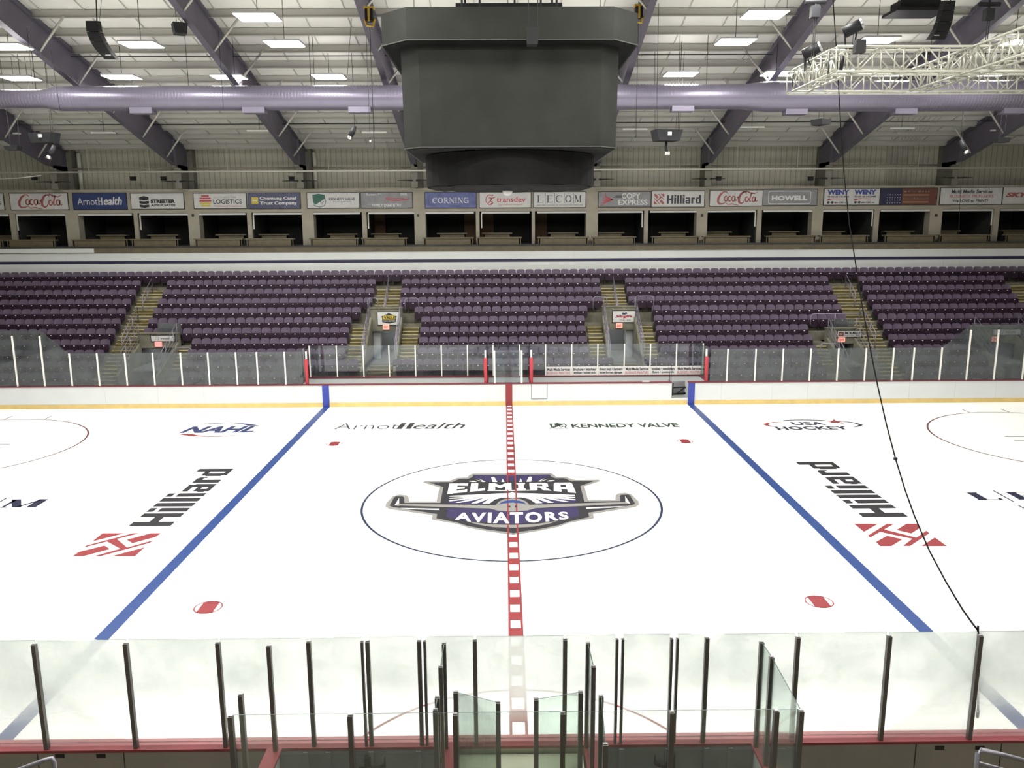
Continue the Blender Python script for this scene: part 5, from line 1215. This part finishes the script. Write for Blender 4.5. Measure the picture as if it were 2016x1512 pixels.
for px, lab, X, ytop in ((1604, 'left', 9.4, 1), (1945, 'right', 15.5, 1)):
    p = aY(px, 35 if px < 1700 else 40, 1.2); t = thing('chain_hoist', 'black chain hoist holding up the %s part of the truss' % lab, 'hoist', p)
    b = MB(); b.box(p.x - .12, p.x + .12, 1.1, 1.3, p.z, p.z + .3); b.tube([(p.x - .3, 1.2, p.z + .42), (p.x + .3, 1.2, p.z + .42)], .06, 6); b.build('motor', 'black_box', t)
    b = MB(); b.tube([(p.x, 1.2, p.z), (p.x - .02, 1.2, 12.65)], .012, 4); b.tube([(p.x + .05, 1.2, p.z), (p.x + .03, 1.2, 12.65)], .012, 4); b.tube([(p.x, 1.2, p.z + .3), (p.x, 1.2, roofz(1.2) - .3)], .03, 5); b.build('chain', 'wire', t)
for px, py, lab in ((1680, 57, 'upper'), (1599, 101, 'lower left')):
    p = aY(px, py, 0.0 if px > 1650 else 1.4); y = p.y; t = thing('follow_spotlight', 'black spotlight with a pale ring lens on the truss, %s one' % lab, 'spotlight', p)
    b = MB(); b.tube([(p.x - .22, y + .1, p.z - .08), (p.x + .16, y - .1, p.z + .1)], .15, 14); b.build('lamp_housing', 'black_box', t, True)
    b = MB(); ringv = []; b.tube([(p.x + .155, y - .098, p.z + .098), (p.x + .2, y - .12, p.z + .12)], [.15, .15], 14, False); b.tube([(p.x + .17, y - .105, p.z + .105), (p.x + .18, y - .11, p.z + .11)], [.10, .1], 14); b.build('lens_ring', 'steel', t, True)
    b = MB(); b.tube([(p.x - .22, y, p.z - .1), (p.x - .18, y, p.z - .55), (p.x - .16, y, 12.65 if py > 90 else 12.7)], .025, 5); b.tube([(p.x + .1, y, p.z), (p.x + .05, y, p.z - .5), (p.x - .1, y, 12.65)], .025, 5); b.build('yoke', 'black_box', t)
p = aY(1692, 86, -.75); b = MB(); b.box(p.x - .1, p.x + .16, -.8, -.6, p.z - .22, p.z + .1); b.tube([(p.x, -.62, p.z - .2), (p.x, -.56, 12.5)], .03, 6); tag(b.build('lighting_control_box', 'equip'), 'grey box under the upper spotlight on the truss', 'control box')
p = aY(1660, 110, -.3); q = aY(1655, 140, -.3); pipe('thick black cable hanging into the truss', [p, q], .05, 'black_box', 'cable', 'truss_cable')
a0, a1 = aY(1768, 0, 7), aY(1868, 20, 7); b = MB(); b.box(a0.x, a1.x, 7, 8.2, a1.z, a1.z + .1); b.box(a0.x + .2, a1.x - .2, 7.2, 8, a1.z + .1, a1.z + .4)
for q in (a0.x + .3, a1.x - .3): b.tube([(q, 7.6, a1.z + .3), (q, 7.6, roofz(7.6))], .02, 5)
tag(b.build('rigging_platform', 'equip'), 'dark flat platform hanging under the roof at the upper right', 'platform')
# long black cable from the roof to the near glass
A_, B_ = Vector((10.29, 4.46, 15)), Vector((6.12, -13.10, 2.74))
nrm = (B_ - A_).cross(Vector((0, 0, 1))).normalized()
def onplane(px, py): d = ray(px, py); return CAM + d * ((A_ - CAM).dot(nrm) / d.dot(nrm))
cab = [onplane(px, py) for px, py in ((1640, 0), (1648, 120), (1656, 260), (1662, 345), (1672, 440), (1683, 510), (1697, 600), (1712, 680), (1728, 760), (1745, 835), (1763, 903), (1782, 965), (1800, 1015), (1830, 1085), (1862, 1145), (1895, 1200), (1915, 1228), (1924.5, 1240))]
cab = [cab[0] + (cab[0] - cab[1]).normalized() * 1.9] + cab
ct = thing('hanging_cable', 'long thin black cable sagging from the roof to the near glass', 'cable', (6.12, -13.1, 2.7))
b = MB(); e = aY(1926, 1252, -13.13); f_ = aY(1925.5, 1400, -13.12); b.tube(cab + [(e.x, -13.10, 2.76), (e.x + .005, -13.12, 2.6), (f_.x, -13.12, f_.z)], .0145, 6); b.build('cable', 'cable_black', ct, True)
g_ = onplane(1763, 903); b = MB(); b.box(g_.x - .03, g_.x + .03, g_.y - .02, g_.y + .02, g_.z - .025, g_.z + .025); b.build('clip', 'black_box', ct)
b = MB(); b.tube([(f_.x, -13.12, f_.z), (f_.x, -13.12, f_.z - .085)], [.022, .02], 8); b.build('connector', 'black_box', ct); b = MB(); b.tube([(f_.x, -13.12, f_.z + .012), (f_.x, -13.12, f_.z - .012)], .025, 8); b.tube([(f_.x, -13.12, f_.z - .085), (f_.x, -13.12, f_.z - .1)], .02, 8); b.build('metal_rings', 'steel', ct)
wn = 0
for px0, py0, px1, py1, Y in ((720, 52, 729, 277, 9), (200, -5, 195, 50, 7), (1010 + 287, 0, 1010 + 283, 215, 10), (1010 + 330, 0, 1010 + 325, 260, 12), (430, 60, 440, 215, 10), (100, 100, 118, 215, 9), (53, 55, 64, 165, 9), (695, -5, 683, 160, 11), (1900, 140, 1887, 470, 14), (1550, -5, 1548, 60, 5), (980, 330, 981, 330, 9)):
    if py1 <= py0: continue
    wn += 1; p, q = aY(px0, py0, Y), aY(px1, py1, Y); pipe('thin dark wire hanging from the roof, %s in order from the scoreboard outward' % nth(wn), [p, q], .008, 'wire', 'wire', 'hanging_wire', 'thin hanging wires', 4)
p = aY(729, 278, 9); b = MB(); b.tube([(p.x, 9, p.z + .04), (p.x, 9, p.z - .04)], .035, 8); tag(b.build('wire_weight', 'sign_textw', None, True), 'tiny white bob at the end of the long wire left of the scoreboard', 'weight')

# ================================================================== NEAR SIDE
NB = thing('dasher_boards', 'near rink boards with a red cap and grey back panels below the near glass', 'rink boards', (0, -W, 0))
HN = 1.16
b = MB(); b.box(-30.5, 30.5, -W - .03, -W, .2, HN - .03); b.build('ice_side_panels', 'white_board', NB)
b = MB(); b.box(-30.5, 30.5, -W - .03, -W + .02, 0, .2); b.build('kick_plate', 'kick_yellow', NB)
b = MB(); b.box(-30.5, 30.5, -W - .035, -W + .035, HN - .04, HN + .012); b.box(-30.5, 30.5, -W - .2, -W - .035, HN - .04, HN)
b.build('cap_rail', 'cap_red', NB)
DL = (aY(723, 1465, -W - .2).x, aY(831, 1465, -W - .2).x); DR = (aY(1217, 1462, -W - .2).x, aY(1323, 1462, -W - .2).x)
BX0, BX1, BX2, BX3 = -3.32, -.97, .96, 3.23
b = MB(); b.box(-30.5, BX0, -W - .19, -W - .16, 0, HN - .04); b.box(BX3, 30.5, -W - .19, -W - .16, 0, HN - .04); b.build('back_panels', 'dasher_grey', NB)
b = MB().use('door_grey'); b.box(BX0, BX1, -W - .17, -W - .14, 0, HN - .04); b.box(BX2, BX3, -W - .17, -W - .14, 0, HN - .04)
b.use('steel'); 
for x0, x1 in ((BX0, BX1), (BX2, BX3)):
    b.box(x0, x1, -W - .19, -W - .17, HN - .1, HN - .05)
b.use('door_grey')
for x in (BX0 + .42, BX0 + .72, BX3 - .38, BX3 - .7, DL[0] + .05, DL[1] - .05, DR[0] + .05, DR[1] - .05): b.box(x - .035, x + .035, -W - .22, -W - .17, 0, HN - .06)
b.build('box_side_frames', None, NB)
b = MB(); b.box(BX1, BX2, -W - .17, -W - .15, 0, HN - .04); b.build('table_side_panel', 'table_pale', NB)
for px in (245 / 4, 970 / 4 , 1512 + 1163 / 4, 1512 + 1835 / 4): x = aY(px, 1475, -W - .19).x if px > 100 else aY(72, 1475, -W - .19).x; b = MB(); b.box(x - .006, x + .006, -W - .194, -W - .19, 0, HN - .04); b.build('panel_seam', 'frame_black', NB)
for px in (118, 199, 1848, 1927): x = aY(px, 1488, -W - .19).x; z = aY(px, 1488 if px < 500 else 1472, -W - .19).z; b = MB(); b.box(x - .062, x + .062, -W - .196, -W - .19, z - .028, z + .028); b.build('vent', 'frame_black', NB)
for (x, sgn, nm) in ((DL[0], 1, 'left'), (DR[1], -1, 'right')):
    t = thing('door_latch', 'black lever latch on the back of the %s box door' % nm, 'latch', (x, -W - .22, HN - .2))
    b = MB(); b.box(x - .04, x + .04, -W - .26, -W - .19, HN - .36, HN - .12); b.box(x - .12, x - .02, -W - .26, -W - .22, HN - .33, HN - .27); b.build('lock_body', 'black_box', t)
    b = MB(); b.beam((x, -W - .27, HN - .27), (x + sgn * .16, -W - .27, HN - .27), .05, .05); b.beam((x + sgn * .16, -W - .27, HN - .27), (x + sgn * .24, -W - .27, HN - .22), .04, .05); b.beam((x + sgn * .24, -W - .27, HN - .1), (x + sgn * .24, -W - .27, HN - .24), .02, .03); b.build('lever', 'black_box', t)
# box partitions with red caps
for x0, x1, nm in ((-3.42, -3.22, 'left end of the left box'), (-1.06, -.86, 'right end of the left box'), (.86, 1.06, 'left end of the right box'), (3.13, 3.33, 'right end of the right box')):
    t = thing('box_partition', 'low partition wall with a red cap at the ' + nm, 'low wall', ((x0 + x1) / 2, -14.1, 0), 'near partition walls')
    b = MB(); b.box(x0 + .04, x1 - .04, -15.0, -W - .2, 0, HN - .04); b.build('wall', 'white_board', t)
    b = MB(); b.box(x0, x1, -15.0, -W - .2, HN - .04, HN + .004); b.build('cap', 'cap_red', t)
b = MB(); b.box(BX0, BX3, -15.2, -W - .2, .0, .22); tag(b.build('box_floor', 'box_floor'), 'dark raised floor of the near boxes behind the near boards', 'platform')
b = MB(); b.box(-.84, .84, -14.4, -W - .21, 1.0, 1.04); b.box(-.8, -.75, -14.3, -14.2, .22, 1.0); b.box(.75, .8, -14.3, -14.2, .22, 1.0); b.box(-.8, -.75, -13.5, -13.4, .22, 1.0); b.box(.75, .8, -13.5, -13.4, .22, 1.0)
tag(b.build('scorekeeper_table', 'table_pale'), 'pale table surface behind the near boards at the red line', 'table')

ZN = 2.69
def npost(x, y, lab, zb=HN, zt_=ZN, w_=.055, d_=.06, group='dark posts of the near glass'):
    t = thing('glass_post', lab, 'post', (x, y, zb), group)
    b = MB(); b.box(x - w_ / 2, x + w_ / 2, y - d_ / 2, y + d_ / 2, zb, zt_); b.build('post', 'post_dark', t)
    b = MB(); b.box(x - w_ / 2 + .006, x + w_ / 2 - .006, y - .012, y + .012, zt_ - .004, zt_ + .012); b.build('post_cap', 'steel', t)
def npane(lab, p, q, z0, z1, mt): return pane('rink_glass', lab, 'glass pane', p, q, z0, z1, mt, 'near glass panes')
PYN = -13.2
NPX = [70, 250, 431, 609, 714, 724.5, 826, 836.5, 935, 1112, 1214, 1225, 1321, 1332, 1390, 1568, 1747, 1925]
nx_ = [aY(p, 1258, PYN + .03).x for p in NPX]
for k, x in enumerate(nx_): npost(x, PYN - .02, 'dark post on the near boards, %s from the left' % nth(k + 1), w_=.036 if NPX[k] in (714, 836.5, 1214, 1225, 1321, 1332) else .055)
ex = [-7.6] + nx_ + [7.3]
kk = 0
for k in range(len(ex) - 1):
    if ex[k + 1] - ex[k] < .15: continue
    kk += 1; npane('scuffed near glass pane on the near boards, %s from the left' % nth(kk), (ex[k] + .015, -W - .1), (ex[k + 1] - .015, -W - .1), HN, ZN + (.03 if k % 2 else .035), 'glass_front')
BG = -14.88
bx_ = [-3.28, -1.94, -.76, .45, 1.68, 2.86, 3.14]
for k, x in enumerate(bx_): npost(x, BG, 'dark post of the rear box glass, %s from the left' % nth(k + 1), .2)
for k in range(len(bx_) - 1): npane('clear pane of the rear box glass, %s from the left' % nth(k + 1), (bx_[k] + .03, BG + .03), (bx_[k + 1] - .03, BG + .03), .3, ZN, 'glass_near')
PTS = [(-3.29, -13.32, 'left end of the left box, front'), (-3.30, -14.45, 'left end of the left box, rear'), (-1.0, -13.3, 'right side of the left box, front'), (-1.0, -13.87, 'right side of the left box, second'), (-.99, -14.54, 'right side of the left box, third'), (-.99, -14.79, 'right side of the left box, rear'),
       (-.78, -14.44, 'hinge of the left gate'), (-.28, -14.66, 'free end of the left gate'), (.16, -14.6, 'free end of the right gate'), (.69, -14.46, 'hinge of the right gate'), (.89, -13.32, 'left side of the right box, front'), (.9, -13.9, 'left side of the right box, second'), (.92, -14.55, 'left side of the right box, third'), (.86, -15.45, 'left side of the right box, rear'), (3.17, -13.34, 'right end of the right box, front'), (3.18, -13.72, 'right end of the right box, second')]
for x, y, lab in PTS: npost(x, y, 'dark post at the ' + lab, HN if y > -14.5 and abs(x) > .85 else .25)
SIDE = [((-1.0, -13.33), (-1.0, -13.84), 'right side of the left box'), ((-.99, -14.57), (-.99, -14.77), 'right side of the left box, rear one'), ((-.76, -14.45), (-.3, -14.65), 'left gate'), ((.18, -14.6), (.67, -14.47), 'right gate'), ((.89, -13.35), (.9, -13.87), 'left side of the right box'), ((.92, -14.58), (.86, -15.42), 'left side of the right box, rear one'), ((3.17, -13.37), (3.18, -13.69), 'right end of the right box, short one'), ((3.18, -13.75), (3.14, -14.85), 'right end of the right box, long one')]
for p, q, lab in SIDE: pane('rink_glass', 'sideways glass pane at the ' + lab, 'glass pane', p, q, HN if abs(p[0]) > .85 else .3, ZN, 'glass_side', 'sideways near glass panes')
RY = -14.8
rail('handrail', 'grey bent pipe handrail at the bottom right corner', [[(aY(1925, 1520, RY).x, RY, .9), aY(1925, 1483, RY), aY(1932, 1476, RY), aY(1975, 1486, RY), aY(2030, 1501, RY)], [aY(1926, 1503, RY), aY(1990, 1520, RY)]], .026, 'rail_grey')
rail('handrail', 'grey pipe handrail end at the bottom left corner', [[aY(20, 1522, RY), aY(90, 1496, RY), aY(103, 1493, RY), (aY(106, 1500, RY).x, RY, aY(106, 1500, RY).z), (aY(107, 1520, RY).x, RY, .9)]], .026, 'rail_grey')
